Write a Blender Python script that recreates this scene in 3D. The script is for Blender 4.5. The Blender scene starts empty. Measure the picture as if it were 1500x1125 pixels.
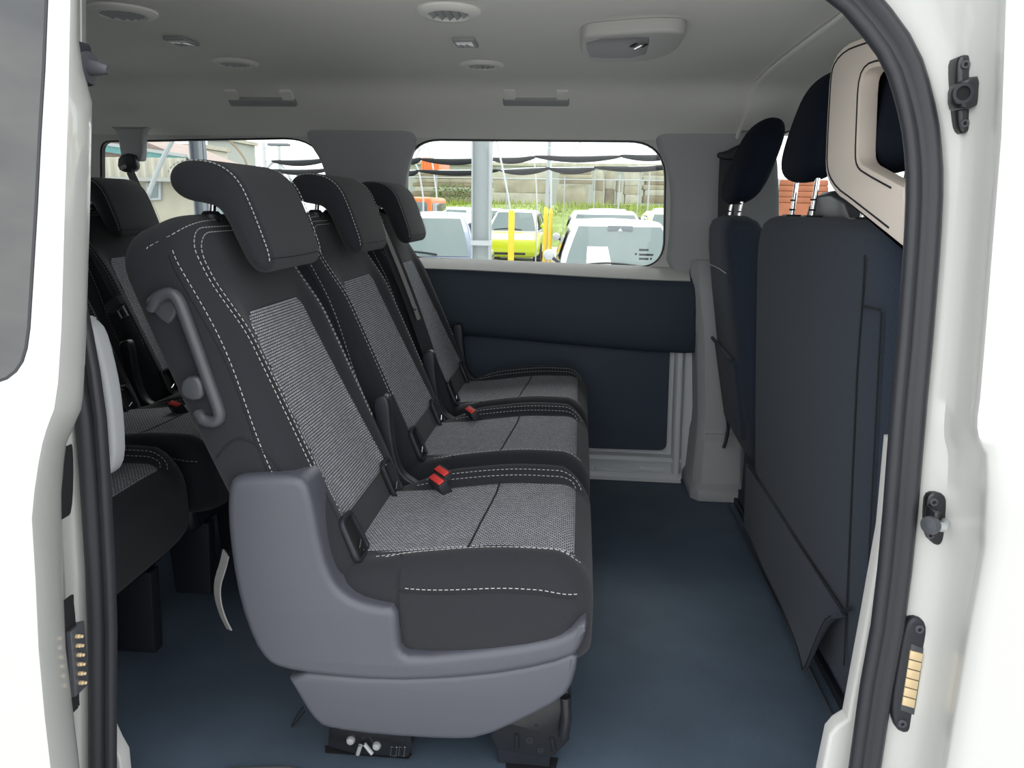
import bpy, bmesh, math, random
from math import sin, cos, pi, sqrt, radians
from mathutils import Vector, Matrix
from mathutils.geometry import tessellate_polygon
random.seed(7)
SC = bpy.context.scene
COL = SC.collection

# ------------------------------------------------------------------ camera
FPX = 1080.0
CAM = Vector((0.0, -1.0, 1.04))
YAW, PITCH, ROLL = radians(5.0), radians(13.6), radians(1.0)
_f = Vector((-sin(YAW), cos(YAW), 0)); _r = Vector((cos(YAW), sin(YAW), 0)); _dn = Vector((0, 0, -1))
FWD = _f * cos(PITCH) + _dn * sin(PITCH)
_D = _dn * cos(PITCH) - _f * sin(PITCH)
RIGHT = _r * cos(ROLL) - _D * sin(ROLL)
DOWN = _r * sin(ROLL) + _D * cos(ROLL)
cd = bpy.data.cameras.new('camera'); cd.sensor_width = 36.0; cd.lens = FPX / 1500 * 36
cd.clip_start = 0.02; cd.clip_end = 500
cam = bpy.data.objects.new('camera', cd); COL.objects.link(cam)
up, back = -DOWN, -FWD
cam.matrix_world = Matrix(((RIGHT.x, up.x, back.x, CAM.x), (RIGHT.y, up.y, back.y, CAM.y),
                           (RIGHT.z, up.z, back.z, CAM.z), (0, 0, 0, 1)))
SC.camera = cam

def at(u, v, ax, val):
    """the point of the plane  ax = val  that the photograph shows at pixel u, v"""
    d = RIGHT * ((u - 750) / FPX) + DOWN * ((v - 562.5) / FPX) + FWD
    i = 'xyz'.index(ax)
    return CAM + d * ((val - CAM[i]) / d[i])

# ------------------------------------------------------------------ sky and exposure
SC.view_settings.view_transform = 'Standard'; SC.view_settings.look = 'None'
SC.view_settings.exposure = 0.78; SC.view_settings.gamma = 1.0
SC.view_settings.use_curve_mapping = False
SC.cycles.max_bounces = 16; SC.cycles.diffuse_bounces = 10; SC.cycles.transparent_max_bounces = 16
W = bpy.data.worlds.new('overcast_sky'); SC.world = W; W.use_nodes = True
nt = W.node_tree; nt.nodes.clear()
o_ = nt.nodes.new('ShaderNodeOutputWorld'); bg = nt.nodes.new('ShaderNodeBackground')
tc = nt.nodes.new('ShaderNodeTexCoord'); mp = nt.nodes.new('ShaderNodeMapping')
nz = nt.nodes.new('ShaderNodeTexNoise'); cr = nt.nodes.new('ShaderNodeValToRGB')
mp.inputs['Scale'].default_value = (1.0, 1.0, 2.2)
nz.inputs['Scale'].default_value = 4.2; nz.inputs['Detail'].default_value = 5; nz.inputs['Roughness'].default_value = 0.55
cr.color_ramp.elements[0].position = 0.36; cr.color_ramp.elements[0].color = (0.66, 0.70, 0.74, 1)
cr.color_ramp.elements[1].position = 0.64; cr.color_ramp.elements[1].color = (1.0, 1.0, 0.98, 1)
nt.links.new(tc.outputs['Generated'], mp.inputs['Vector']); nt.links.new(mp.outputs['Vector'], nz.inputs['Vector'])
nt.links.new(nz.outputs['Fac'], cr.inputs['Fac']); nt.links.new(cr.outputs['Color'], bg.inputs['Color'])
bg.inputs['Strength'].default_value = 1.75
nt.links.new(bg.outputs['Background'], o_.inputs['Surface'])
# high veiled sun behind the clouds
sl = bpy.data.lights.new('veiled_sun', 'SUN'); sl.energy = 1.6; sl.angle = radians(35); sl.color = (1, 0.98, 0.94)
so = bpy.data.objects.new('veiled_sun', sl); COL.objects.link(so)
so.rotation_euler = Vector((0.12, -0.62, -1.0)).to_track_quat('-Z', 'Y').to_euler()

# ------------------------------------------------------------------ materials
def _nodes(name):
    m = bpy.data.materials.new(name); m.use_nodes = True
    return m, m.node_tree, m.node_tree.nodes['Principled BSDF']

def mat(name, col, rough=0.5, metal=0.0, spec=0.5, var=0.0, vscale=30, bump=0.0, bscale=400, sheen=0.0, coat=0.0, emit=None):
    m, t, b = _nodes(name)
    b.inputs['Base Color'].default_value = (*col, 1); b.inputs['Roughness'].default_value = rough
    b.inputs['Metallic'].default_value = metal; b.inputs['Specular IOR Level'].default_value = spec
    if sheen: b.inputs['Sheen Weight'].default_value = sheen; b.inputs['Sheen Roughness'].default_value = 0.6
    if coat: b.inputs['Coat Weight'].default_value = coat; b.inputs['Coat Roughness'].default_value = 0.06
    if emit: b.inputs['Emission Color'].default_value = (*emit[0], 1); b.inputs['Emission Strength'].default_value = emit[1]
    if var or bump:
        c = t.nodes.new('ShaderNodeTexCoord')
    if var:
        n = t.nodes.new('ShaderNodeTexNoise'); n.inputs['Scale'].default_value = vscale; n.inputs['Detail'].default_value = 4
        r = t.nodes.new('ShaderNodeValToRGB')
        r.color_ramp.elements[0].position = .3; r.color_ramp.elements[1].position = .7
        r.color_ramp.elements[0].color = (*[x * (1 - var) for x in col], 1)
        r.color_ramp.elements[1].color = (*[min(1, x * (1 + var)) for x in col], 1)
        t.links.new(c.outputs['Object'], n.inputs['Vector']); t.links.new(n.outputs['Fac'], r.inputs['Fac'])
        t.links.new(r.outputs['Color'], b.inputs['Base Color'])
    if bump:
        n2 = t.nodes.new('ShaderNodeTexNoise'); n2.inputs['Scale'].default_value = bscale; n2.inputs['Detail'].default_value = 2
        bp = t.nodes.new('ShaderNodeBump'); bp.inputs['Strength'].default_value = bump; bp.inputs['Distance'].default_value = 0.001
        t.links.new(c.outputs['Object'], n2.inputs['Vector']); t.links.new(n2.outputs['Fac'], bp.inputs['Height'])
        t.links.new(bp.outputs['Normal'], b.inputs['Normal'])
    return m

def weave(name, c1, c2, mortar):
    m, t, b = _nodes(name)
    b.inputs['Roughness'].default_value = 0.85; b.inputs['Specular IOR Level'].default_value = 0.25
    uv = t.nodes.new('ShaderNodeUVMap'); uv.uv_map = 'uv'
    br = t.nodes.new('ShaderNodeTexBrick')
    br.inputs['Scale'].default_value = 1.0; br.inputs['Brick Width'].default_value = 0.0075; br.inputs['Row Height'].default_value = 0.0052
    br.inputs['Mortar Size'].default_value = 0.0011; br.inputs['Mortar Smooth'].default_value = 0.5
    br.inputs['Color1'].default_value = (*c1, 1); br.inputs['Color2'].default_value = (*c2, 1); br.inputs['Mortar'].default_value = (*mortar, 1)
    n = t.nodes.new('ShaderNodeTexNoise'); n.inputs['Scale'].default_value = 300
    mx = t.nodes.new('ShaderNodeMix'); mx.data_type = 'RGBA'; mx.blend_type = 'MULTIPLY'; mx.inputs['Factor'].default_value = .55
    bp = t.nodes.new('ShaderNodeBump'); bp.inputs['Strength'].default_value = .6; bp.inputs['Distance'].default_value = 0.0012; bp.invert = True
    t.links.new(uv.outputs['UV'], br.inputs['Vector']); t.links.new(uv.outputs['UV'], n.inputs['Vector'])
    t.links.new(br.outputs['Color'], mx.inputs['A']); t.links.new(n.outputs['Fac'], mx.inputs['B'])
    t.links.new(mx.outputs['Result'], b.inputs['Base Color'])
    t.links.new(br.outputs['Fac'], bp.inputs['Height']); t.links.new(bp.outputs['Normal'], b.inputs['Normal'])
    return m

def glass(name, tint=(0.97, 0.99, 0.98), dark=False):
    m = bpy.data.materials.new(name); m.use_nodes = True; t = m.node_tree; t.nodes.clear()
    o = t.nodes.new('ShaderNodeOutputMaterial'); mx = t.nodes.new('ShaderNodeMixShader')
    g = t.nodes.new('ShaderNodeBsdfGlossy'); g.inputs['Roughness'].default_value = 0.01
    fr = t.nodes.new('ShaderNodeFresnel'); fr.inputs['IOR'].default_value = 1.9 if dark else 1.45
    if dark:
        d = t.nodes.new('ShaderNodeBsdfDiffuse'); d.inputs['Color'].default_value = (*tint, 1)
    else:
        d = t.nodes.new('ShaderNodeBsdfTransparent'); d.inputs['Color'].default_value = (*tint, 1)
    t.links.new(fr.outputs['Fac'], mx.inputs['Fac']); t.links.new(d.outputs['BSDF'], mx.inputs[1])
    t.links.new(g.outputs['BSDF'], mx.inputs[2]); t.links.new(mx.outputs['Shader'], o.inputs['Surface'])
    return m

M = dict(
    fabric=mat('charcoal_fabric', (0.0175, 0.0185, 0.0235), 0.85, spec=.22, var=.18, vscale=900, bump=.35, bscale=1500, sheen=.10),
    fabric2=mat('black_cover_fabric', (0.027, 0.037, 0.056), 0.95, spec=.15, var=.25, vscale=500, bump=.4, bscale=900, sheen=.08),
    headrest=mat('black_headrest_cloth', (0.008, 0.012, 0.022), 0.9, spec=.15, bump=.3, bscale=1200),  # blue tint in the black stands in for haze
    weave=weave('grey_woven_fabric', (0.62, 0.63, 0.67), (0.45, 0.46, 0.50), (0.040, 0.046, 0.054)),
    thread=mat('white_thread', (0.44, 0.44, 0.44), 0.8),
    seam=mat('dark_seam', (0.012, 0.013, 0.016), 0.9),
    shell=mat('grey_grained_plastic', (0.076, 0.080, 0.097), 0.33, spec=.5, var=.06, vscale=900, bump=.25, bscale=1600),
    blackpl=mat('black_plastic', (0.018, 0.020, 0.027), 0.45, bump=.15, bscale=900),  # slight blue lift painted in for haze over deep shadow
    handlepl=mat('dark_grey_plastic', (0.060, 0.064, 0.074), 0.38),
    blacksteel=mat('black_painted_steel', (0.015, 0.016, 0.019), 0.22, spec=.6),
    steel=mat('bright_steel', (0.62, 0.62, 0.60), 0.25, metal=1.0),
    chrome=mat('chrome', (0.8, 0.8, 0.8), 0.08, metal=1.0),
    floor=mat('rubber_floor', (0.076, 0.106, 0.145), 0.6, spec=.3, var=.15, vscale=5, bump=.5, bscale=260),  # bluish lift puts veiling haze into the colour
    head=mat('headliner_cloth', (0.88, 0.87, 0.83), 0.9, spec=.2, bump=.15, bscale=900),
    trim=mat('light_grey_trim', (0.56, 0.555, 0.54), 0.6, bump=.1, bscale=900),
    trimmid=mat('mid_grey_trim', (0.36, 0.37, 0.38), 0.6, bump=.1, bscale=900),
    beige=mat('beige_trim', (0.80, 0.71, 0.63), 0.6, bump=.1, bscale=1200),
    darktrim=mat('dark_wall_trim', (0.027, 0.042, 0.062), 0.7, bump=.25, bscale=700),
    navy=mat('black_lining_panel', (0.036, 0.052, 0.080), 0.7, bump=.2, bscale=500),  # black raised and blued to paint in shadow haze
    paint=mat('white_car_paint', (0.545, 0.545, 0.525), 0.30, coat=.5),
    paint2=mat('silver_primer_paint', (0.60, 0.62, 0.64), 0.35),
    rubber=mat('black_rubber_seal', (0.028, 0.029, 0.035), 0.45, spec=.4),
    web=mat('belt_webbing', (0.020, 0.022, 0.027), 0.55, spec=.5, bump=.3, bscale=1200),
    strap=mat('grey_pull_strap', (0.22, 0.215, 0.21), 0.8),
    red=mat('red_buckle_button', (0.75, 0.06, 0.05), 0.4),
    gold=mat('gold_contact', (0.78, 0.60, 0.36), 0.4, metal=.35),
    lens=mat('clear_lens', (0.75, 0.77, 0.78), 0.15, spec=.8),
    lampl=mat('grey_lamp_lens', (0.26, 0.26, 0.28), 0.5, spec=.3),
    glass=glass('window_glass'),
    dglass=glass('tinted_glass', (0.012, 0.014, 0.016), True),
    cglass=glass('car_glass', (0.10, 0.14, 0.14), True),
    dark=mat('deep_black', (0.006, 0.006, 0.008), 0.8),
    asphalt=mat('asphalt', (0.40, 0.40, 0.39), 0.9, var=.2, vscale=3),
    soil=mat('grass_bank_soil', (0.20, 0.26, 0.07), 0.95, var=.3, vscale=2),
    grass=mat('sunny_grass', (0.27, 0.34, 0.05), 0.9, var=.35, vscale=1.5),  # the grass's own yellow-green, varied at random
    bush=mat('bush_leaves', (0.13, 0.19, 0.06), 0.9, var=.4, vscale=3),
    conc=mat('weathered_concrete', (0.33, 0.30, 0.22), 0.9, var=.22, vscale=1.6),
    conc2=mat('pale_concrete', (0.42, 0.40, 0.33), 0.9, var=.18, vscale=1.8),
    conc3=mat('brown_concrete', (0.24, 0.20, 0.14), 0.9, var=.22, vscale=1.6),
    terracotta=mat('red_plank', (0.34, 0.12, 0.06), 0.8, var=.2, vscale=2),
    galv=mat('galvanised_steel', (0.50, 0.52, 0.53), 0.4, metal=.4),
    post=mat('light_grey_column', (0.36, 0.39, 0.40), 0.5),
    dpost=mat('dark_grey_column', (0.15, 0.17, 0.19), 0.5),
    yellow=mat('yellow_sleeve', (0.85, 0.55, 0.03), 0.5),
    net=mat('black_shade_net', (0.018, 0.020, 0.022), 0.9),
    orange=mat('orange_paint', (0.80, 0.16, 0.03), 0.4),
    lime=mat('lime_paint', (0.50, 0.60, 0.015), 0.3, coat=.5),
    carwhite=mat('white_paint_car', (0.48, 0.49, 0.49), 0.25, coat=.5),
    carsilver=mat('silver_paint_car', (0.28, 0.30, 0.32), 0.28, metal=.3, coat=.5),
    carblue=mat('blue_grey_paint_car', (0.14, 0.17, 0.24), 0.25, metal=.3, coat=.5),
    caryellow=mat('pale_yellow_paint_car', (0.85, 0.74, 0.22), 0.3, coat=.4),
    tyre=mat('tyre_rubber', (0.015, 0.015, 0.016), 0.8),
    paper=mat('white_paper', (0.9, 0.9, 0.9), 0.7),
    cream=mat('cream_sheet', (0.46, 0.44, 0.37), 0.6),
    wallb=mat('beige_render', (0.38, 0.36, 0.29), 0.9, var=.08, vscale=2),
    roofb=mat('brown_roof', (0.26, 0.20, 0.18), 0.8, var=.1, vscale=4),
    teal=mat('teal_fascia', (0.10, 0.26, 0.27), 0.5),
    greybox=mat('grey_cladding', (0.33, 0.34, 0.32), 0.7),
)

# ------------------------------------------------------------------ mesh helpers
def V(*a): return Vector(a)
def smooth(t): t = max(0., min(1., t)); return t * t * (3 - 2 * t)
def lerp(a, b, t): return a + (b - a) * t

def origin(o):
    v = Vector((0, 0, 0))
    while o is not None: v = v + o.location; o = o.parent
    return v

def tag(o, label=None, cat=None, group=None, kind=None):
    if label: o['label'] = label
    if cat: o['category'] = cat
    if group: o['group'] = group
    if kind: o['kind'] = kind
    return o

def empty(name, loc, label, cat, group=None):
    o = bpy.data.objects.new(name, None); COL.objects.link(o); o.location = loc
    o.empty_display_size = .05
    return tag(o, label, cat, group)

class MB:
    def __init__(s): s.v = []; s.f = []; s.uv = None
    def add(s, vs, fs):
        k = len(s.v); s.v += [Vector(p) for p in vs]; s.f += [tuple(i + k for i in f) for f in fs]; return s
    def box(s, a, b):
        (x0, y0, z0), (x1, y1, z1) = a, b
        return s.add([(x0,y0,z0),(x1,y0,z0),(x1,y1,z0),(x0,y1,z0),(x0,y0,z1),(x1,y0,z1),(x1,y1,z1),(x0,y1,z1)],
              [(3,2,1,0),(4,5,6,7),(0,1,5,4),(1,2,6,5),(2,3,7,6),(3,0,4,7)])
    def obox(s, c, ax, ay, az):
        c = Vector(c); ax, ay, az = Vector(ax), Vector(ay), Vector(az)
        P = [c + ax*i + ay*j + az*k for k in (-1,1) for j in (-1,1) for i in (-1,1)]
        return s.add(P, [(2,3,1,0),(4,5,7,6),(0,1,5,4),(1,3,7,5),(3,2,6,7),(2,0,4,6)])
    def tube(s, path, r, n=8, closed=False):
        P = [Vector(p) for p in path]; m = len(P)
        rs = r if isinstance(r, (list, tuple)) else [r] * m
        vs, fs = [], []; ref = None
        for i in range(m):
            a = P[(i-1) % m] if closed or i else P[0]; b = P[(i+1) % m] if closed or i < m-1 else P[-1]
            t = (b - a).normalized()
            if ref is None:
                ref = Vector((0,0,1)) if abs(t.z) < .9 else Vector((1,0,0))
            u = (ref - t * ref.dot(t)).normalized(); w = t.cross(u); ref = u
            vs += [P[i] + (u * cos(2*pi*k/n) + w * sin(2*pi*k/n)) * rs[i] for k in range(n)]
        for i in range(m if closed else m-1):
            j = (i+1) % m
            fs += [(i*n+k, i*n+(k+1)%n, j*n+(k+1)%n, j*n+k) for k in range(n)]
        if not closed: fs += [tuple(range(n-1,-1,-1)), tuple((m-1)*n+k for k in range(n))]
        return s.add(vs, fs)
    def lathe(s, prof, c, axis=(0,0,1), n=24):
        c = Vector(c); a = Vector(axis).normalized()
        u = a.orthogonal().normalized(); w = a.cross(u); vs, fs = [], []
        for r, h in prof:
            vs += [c + a*h + (u*cos(2*pi*k/n) + w*sin(2*pi*k/n))*max(r, 1e-5) for k in range(n)]
        for i in range(len(prof)-1):
            fs += [(i*n+k, i*n+(k+1)%n, (i+1)*n+(k+1)%n, (i+1)*n+k) for k in range(n)]
        fs += [tuple(range(n-1,-1,-1)), tuple((len(prof)-1)*n+k for k in range(n))]
        return s.add(vs, fs)
    def loft(s, rings, closed=True, caps=True):
        n = len(rings[0]); vs = [p for r in rings for p in r]; fs = []
        for i in range(len(rings)-1):
            for k in range(n if closed else n-1):
                fs.append((i*n+k, i*n+(k+1)%n, (i+1)*n+(k+1)%n, (i+1)*n+k))
        if caps and closed: fs += [tuple(range(n-1,-1,-1)), tuple((len(rings)-1)*n+k for k in range(n))]
        return s.add(vs, fs)
    def plate(s, outer, holes, fn, off):
        """flat or mapped sheet with holes; fn maps 2D -> point, off is the vector to the other face"""
        off = Vector(off); loops = [outer] + list(holes)
        flat = [Vector((p[0], p[1], 0)) for L in loops for p in L]
        tris = tessellate_polygon([[Vector((p[0], p[1], 0)) for p in L] for L in loops])
        A = [Vector(fn(p)) for p in flat]; n = len(A)
        fs = [tuple(t) for t in tris] + [tuple(i + n for i in reversed(t)) for t in tris]
        k = 0
        for L in loops:
            m = len(L)
            fs += [(k+i, k+(i+1) % m, n+k+(i+1) % m, n+k+i) for i in range(m)]; k += m
        s.add(A + [p + off for p in A], fs); s.fix = True; return s
    def build(s, name, material, parent=None, bev=0, seg=2, ang=38, smooth_=True, kind=None, recalc=True, base=True):
        me = bpy.data.meshes.new(name)
        o = bpy.data.objects.new(name, me)
        if parent is not None:
            o.parent = parent; og = origin(parent)
        elif base and s.v:
            xs = [p.x for p in s.v]; ys = [p.y for p in s.v]
            og = Vector(((min(xs)+max(xs))/2, (min(ys)+max(ys))/2, min(p.z for p in s.v))); o.location = og
        else: og = Vector((0, 0, 0))
        me.from_pydata([p - og for p in s.v], [], s.f)
        if s.uv:
            L = me.uv_layers.new(name='uv')
            for lp in me.loops: L.data[lp.index].uv = s.uv[lp.vertex_index]
        if recalc or bev:
            bm = bmesh.new(); bm.from_mesh(me)
            if recalc: bmesh.ops.recalc_face_normals(bm, faces=bm.faces)
            if bev:
                es = [e for e in bm.edges if len(e.link_faces) == 2 and e.calc_face_angle(0) > radians(ang)]
                bmesh.ops.bevel(bm, geom=es, offset=bev, segments=seg, profile=.5, affect='EDGES', clamp_overlap=True)
            bm.to_mesh(me); bm.free()
        if smooth_:
            me.polygons.foreach_set('use_smooth', [True] * len(me.polygons))
            me.set_sharp_from_angle(angle=radians(ang))
        me.materials.append(material); COL.objects.link(o)
        if kind: o['kind'] = kind
        return o

def copy_tree(o, loc=None, parent=None):
    c = o.copy(); COL.objects.link(c)
    if parent is not None: c.parent = parent
    if loc is not None: c.location = loc
    for ch in list(o.children): copy_tree(ch, None, c)
    return c

def chaikin(P, n=2, closed=True):
    P = [Vector(p) for p in P]
    for _ in range(n):
        Q = []; m = len(P)
        for i in range(m if closed else m-1):
            a, b = P[i], P[(i+1) % m]; Q += [a*.75 + b*.25, a*.25 + b*.75]
        if not closed: Q = [P[0]] + Q + [P[-1]]
        P = Q
    return P

def roundpoly(P, r, seg=5):
    """fillet the corners of a closed 2D polygon; r a number or one per corner"""
    P = [Vector((p[0], p[1])) for p in P]; m = len(P); out = []
    for i in range(m):
        a, b, c = P[i-1], P[i], P[(i+1) % m]
        rr = r[i] if isinstance(r, (list, tuple)) else r
        u, w = (a-b), (c-b); lu, lw = u.length, w.length; u /= lu; w /= lw
        an = math.acos(max(-1, min(1, u.dot(w))))
        if rr <= 0 or an > pi - .03: out.append(b); continue
        d = min(rr / math.tan(an/2), lu*.49, lw*.49); 
        p0, p1 = b + u*d, b + w*d
        for k in range(seg+1):
            t = k/seg; out.append(p0*(1-t)**2 + b*2*t*(1-t) + p1*t*t)
    return out

def area2(P): return sum(P[i-1][0]*P[i][1] - P[i][0]*P[i-1][1] for i in range(len(P))) / 2

def inset(P, d):
    m = len(P); sg = 1 if area2(P) > 0 else -1; out = []
    for i in range(m):
        t = (Vector(P[(i+1) % m]) - Vector(P[i-1]))
        t = t.normalized() if t.length > 1e-9 else Vector((1, 0))
        out.append(Vector(P[i]) + Vector((-t.y, t.x)) * d * sg)
    return out

def slab(mb, poly, ax, a, b, r=.01, n=4, ra=None, rb=None):
    """solid with outline poly in the plane across ax, from a to b, both rims rounded"""
    ra = r if ra is None else ra; rb = r if rb is None else rb
    P = [Vector((p[0], p[1])) for p in poly]; sg = 1 if b > a else -1
    lv = []
    for k in range(n+1):
        th = pi/2*k/n; lv.append((a + sg*ra*(1-sin(th)), ra*(1-cos(pi/2-th)) if False else ra*(1-sin(pi/2 - (pi/2-th)))))
    lv = [(a + sg*ra*(1-cos(pi/2*k/n)), ra*(1-sin(pi/2*k/n))) for k in range(n+1)]
    lv += [(b - sg*rb*(1-cos(pi/2*k/n)), rb*(1-sin(pi/2*k/n))) for k in range(n, -1, -1)]
    rings = []
    for h, d in lv:
        Q = inset(P, d) if d > 1e-6 else P
        if ax == 'y': rings.append([Vector((q.x, h, q.y)) for q in Q])
        elif ax == 'x': rings.append([Vector((h, q.x, q.y)) for q in Q])
        else: rings.append([Vector((q.x, q.y, h)) for q in Q])
    # caps by triangulation (outlines may be concave)
    nn = len(P); k0 = len(mb.v)
    mb.loft(rings, True, False)
    for ri in (0, len(rings)-1):
        Q = inset(P, lv[ri][1]); tr = tessellate_polygon([[Vector((q.x, q.y, 0)) for q in Q]])
        mb.f += [tuple(k0 + ri*nn + i for i in t) for t in tr]
    return mb

def pts2(pix, ax, val):
    o = []
    for u, v in pix:
        p = at(u, v, ax, val); o.append(Vector((p.x, p.z)) if ax == 'y' else Vector((p.y, p.z)) if ax == 'x' else Vector((p.x, p.y)))
    return o

def resample(P, step):
    P = [Vector(p) for p in P]; out = [P[0].copy()]; acc = 0
    for a, b in zip(P, P[1:]):
        L = (b-a).length
        if L < 1e-9: continue
        t = step - acc
        while t <= L: out.append(a + (b-a)*(t/L)); t += step
        acc = L - (t - step)
    return out

def dashes(mb, P, dash=.0065, gap=.0035, r=.0008):
    Q = resample(P, .001); n = int((dash+gap)/.001); d = int(dash/.001)
    for i in range(0, len(Q)-d, n):
        mb.tube([Q[i], Q[i+d]], r, 4)
    return mb

def sweep(mb, path, prof, baxis, closed=False):
    """sweep a 2D profile (a across the path in its plane, b along baxis)"""
    P = [Vector(p) for p in path]; m = len(P); bx = Vector(baxis).normalized(); rings = []
    for i in range(m):
        a = P[(i-1) % m] if closed or i else P[0]; b = P[(i+1) % m] if closed or i < m-1 else P[-1]
        t = (b-a).normalized(); s = t.cross(bx).normalized()
        rings.append([P[i] + s*p + bx*q for p, q in prof])
    if closed: rings.append(rings[0])
    return mb.loft(rings, True, not closed)

def text_mesh(name, body, size, material, parent, mtx, ext=.0004):
    c = bpy.data.curves.new(name, 'FONT'); c.body = body; c.size = size; c.extrude = ext; c.align_x = 'CENTER'; c.align_y = 'CENTER'
    t = bpy.data.objects.new(name, c); me = bpy.data.meshes.new_from_object(t)
    og = origin(parent) if parent else Vector((0, 0, 0))
    me.transform(Matrix.Translation(-og) @ mtx); me.materials.clear(); me.materials.append(material)
    o = bpy.data.objects.new(name, me); COL.objects.link(o); o.parent = parent
    bpy.data.objects.remove(t); return o
# ================================================================== THE VAN (setting)
def yf(z): return .09 * max(0., z - .72) / .6          # near body side leans in towards the roof
def yw(z): return 1.80 - .16 * max(0., z - .80)        # far side wall above the belt line
def on(u, v, fn, y0):
    y = y0
    for _ in range(12): p = at(u, v, 'y', y); y = fn(p.z)
    return at(u, v, 'y', y)
def nearp(u, v, dy=0.): return on(u, v, lambda z: yf(z) + dy, 0.)
def farp(u, v, dy=0.): return on(u, v, lambda z: yw(z) + dy, 1.78)
def interp(T, v):
    if v <= T[0][0]: (v0, a), (v1, b) = T[0], T[1]
    elif v >= T[-1][0]: (v0, a), (v1, b) = T[-2], T[-1]
    else:
        for (v0, a), (v1, b) in zip(T, T[1:]):
            if v0 <= v <= v1: break
    return a + (b - a) * (v - v0) / (v1 - v0)

# floor: rubber mat with moulded edge strip
fl = MB().box((-2.6, .03, -.05), (1.7, 1.82, 0)).build('floor', M['floor'], kind='structure', base=False)
gr = MB().box((-60, -60, -.76), (90, 120, -.56)).build('ground', M['asphalt'], kind='structure', base=False)
tag(fl, 'dark blue-grey rubber van floor'); tag(gr, 'grey asphalt of the parking lot')

# ceiling: headliner profile run along the van
XR, XS, XF = -2.6, .515, 1.75
inner = [(.10, 1.398), (.14, 1.412), (.22, 1.424), (.36, 1.432), (.60, 1.438), (.95, 1.44), (1.25, 1.436), (1.42, 1.428), (1.47, 1.418), (1.51, 1.40),
         (1.555, 1.365), (1.60, 1.338), (1.65, 1.312), (1.69, 1.292), (1.728, 1.268)]
outer = [(1.775, 1.30), (1.775, 1.39), (1.70, 1.46), (1.4, 1.50), (.9, 1.51), (.4, 1.495), (.15, 1.475), (.03, 1.44), (.03, 1.40)]
prof = chaikin([Vector(p) for p in inner], 2, False) + [Vector(p) for p in outer]
cl = MB(); cl.loft([[V(x, p.x, p.y) for p in prof] for x in (XR, -1.5, -.5, XS)])
ceil = cl.build('ceiling', M['head'], kind='structure', base=False)
tag(ceil, 'pale grey cloth headliner with a rounded side rail')
low = [Vector((p.x, p.y - .012)) for p in prof[:-9] if p.x < 1.655] + [Vector(q) for q in outer if q[0] < 1.75 or q[1] > 1.33]
MB().loft([[V(x, p.x, p.y) for p in low] for x in (XS + .004, XS + .02, 1.0, XF)]).build('cab_headliner', M['head'], ceil)
# raised seam bead at the joint of the two headliner pieces
bead = [V(XS + .004, p.x, p.y - .008) for p in chaikin([Vector(q) for q in inner], 1, False)]
MB().tube(bead, .007, 8).build('headliner_joint', M['head'], ceil)
# dark crease where the roof turns down over the windows
roof = [Vector(p) for p in [(1.80, 1.305), (1.795, 1.39), (1.71, 1.475), (1.4, 1.515), (.9, 1.525), (.4, 1.51), (.14, 1.49), (.01, 1.45), (-.01, 1.41)]]
rk = MB(); rings = [[V(x, p.x, p.y) for p in roof] + [V(x, p.x*.985 + .012, p.y - .012) for p in reversed(roof)] for x in (XR - .02, XF)]
rk.loft(rings).build('roof_skin', M['paint'], ceil)

# ---- far wall (the van's left side)
def rect2(pix): return [Vector((p.x, p.z)) for p in (farp(u, v) for u, v in pix)]
W2 = roundpoly(rect2([(596, 203), (977, 206), (974, 394), (590, 378)]), [.13, .14, .10, .08], 10)
W1 = roundpoly(rect2([(146, 206), (482, 200), (484, 372), (146, 385)]), [.05, .16, .10, .05], 10)
W3 = roundpoly([(.645, 1.312), (1.50, 1.312), (1.62, .84), (.60, .84)], [.10, .10, .06, .04], 8)
outw = [(XR, .76), (XF, .76), (XF, 1.345), (.53, 1.345), (.53, 1.30), (XR, 1.30)]
wf = lambda p: V(p[0], yw(p[1]), p[1])
wl = MB().plate(outw, [W1, W2, W3], wf, (0, .026, 0)).build('wall_left', M['trim'], kind='structure', base=False, ang=30)
tag(wl, 'light grey trimmed van side with window openings')
MB().plate(outw, [inset(W1, -.022), inset(W2, -.022), inset(W3, -.012)], lambda p: V(p[0], yw(p[1]) + .030, p[1]), (0, .03, 0)).build('outer_skin', M['paint'], wl, ang=30)
MB().box((XR, 1.80, -.30), (XF, 1.87, .79)).build('lower_skin', M['paint2'], wl)
def offs(P, d): return inset(P, -d)
for i, P in enumerate((W1, W2, W3)):
    g = MB().plate(inset(P, -.004), [], lambda p: V(p[0], yw(p[1]) + .022, p[1]), (0, .004, 0)).build('window_%d' % (i+1), M['glass'], kind='structure', base=False)
    tag(g, ['side window pane beside the rear bench', 'side window pane beside the second row of seats', 'window pane of the driver door'][i])
    ring = [V(p.x, yw(p.y) + .014, p.y) for p in inset(P, .001)]
    sweep(MB(), ring, [(-.005, -.010), (.004, -.010), (.004, .010), (-.005, .010)], (0, 1, 0), True).build('window_seal', M['rubber'], g)
# printed maker's marks on the lower corner of the second pane
mk = MB()
for (u0, u1, v) in ((936, 950, 366), (930, 933, 372), (936, 957, 373), (936, 950, 379), (952, 955, 379)):
    a, b = farp(u0, v, .028), farp(u1, v, .028)
    mk.box((a.x, a.y - .0006, a.z - .004), (b.x, a.y, a.z + .004))
mk.build('glass_marking', M['dpost'], bpy.data.objects['window_2'])

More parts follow.
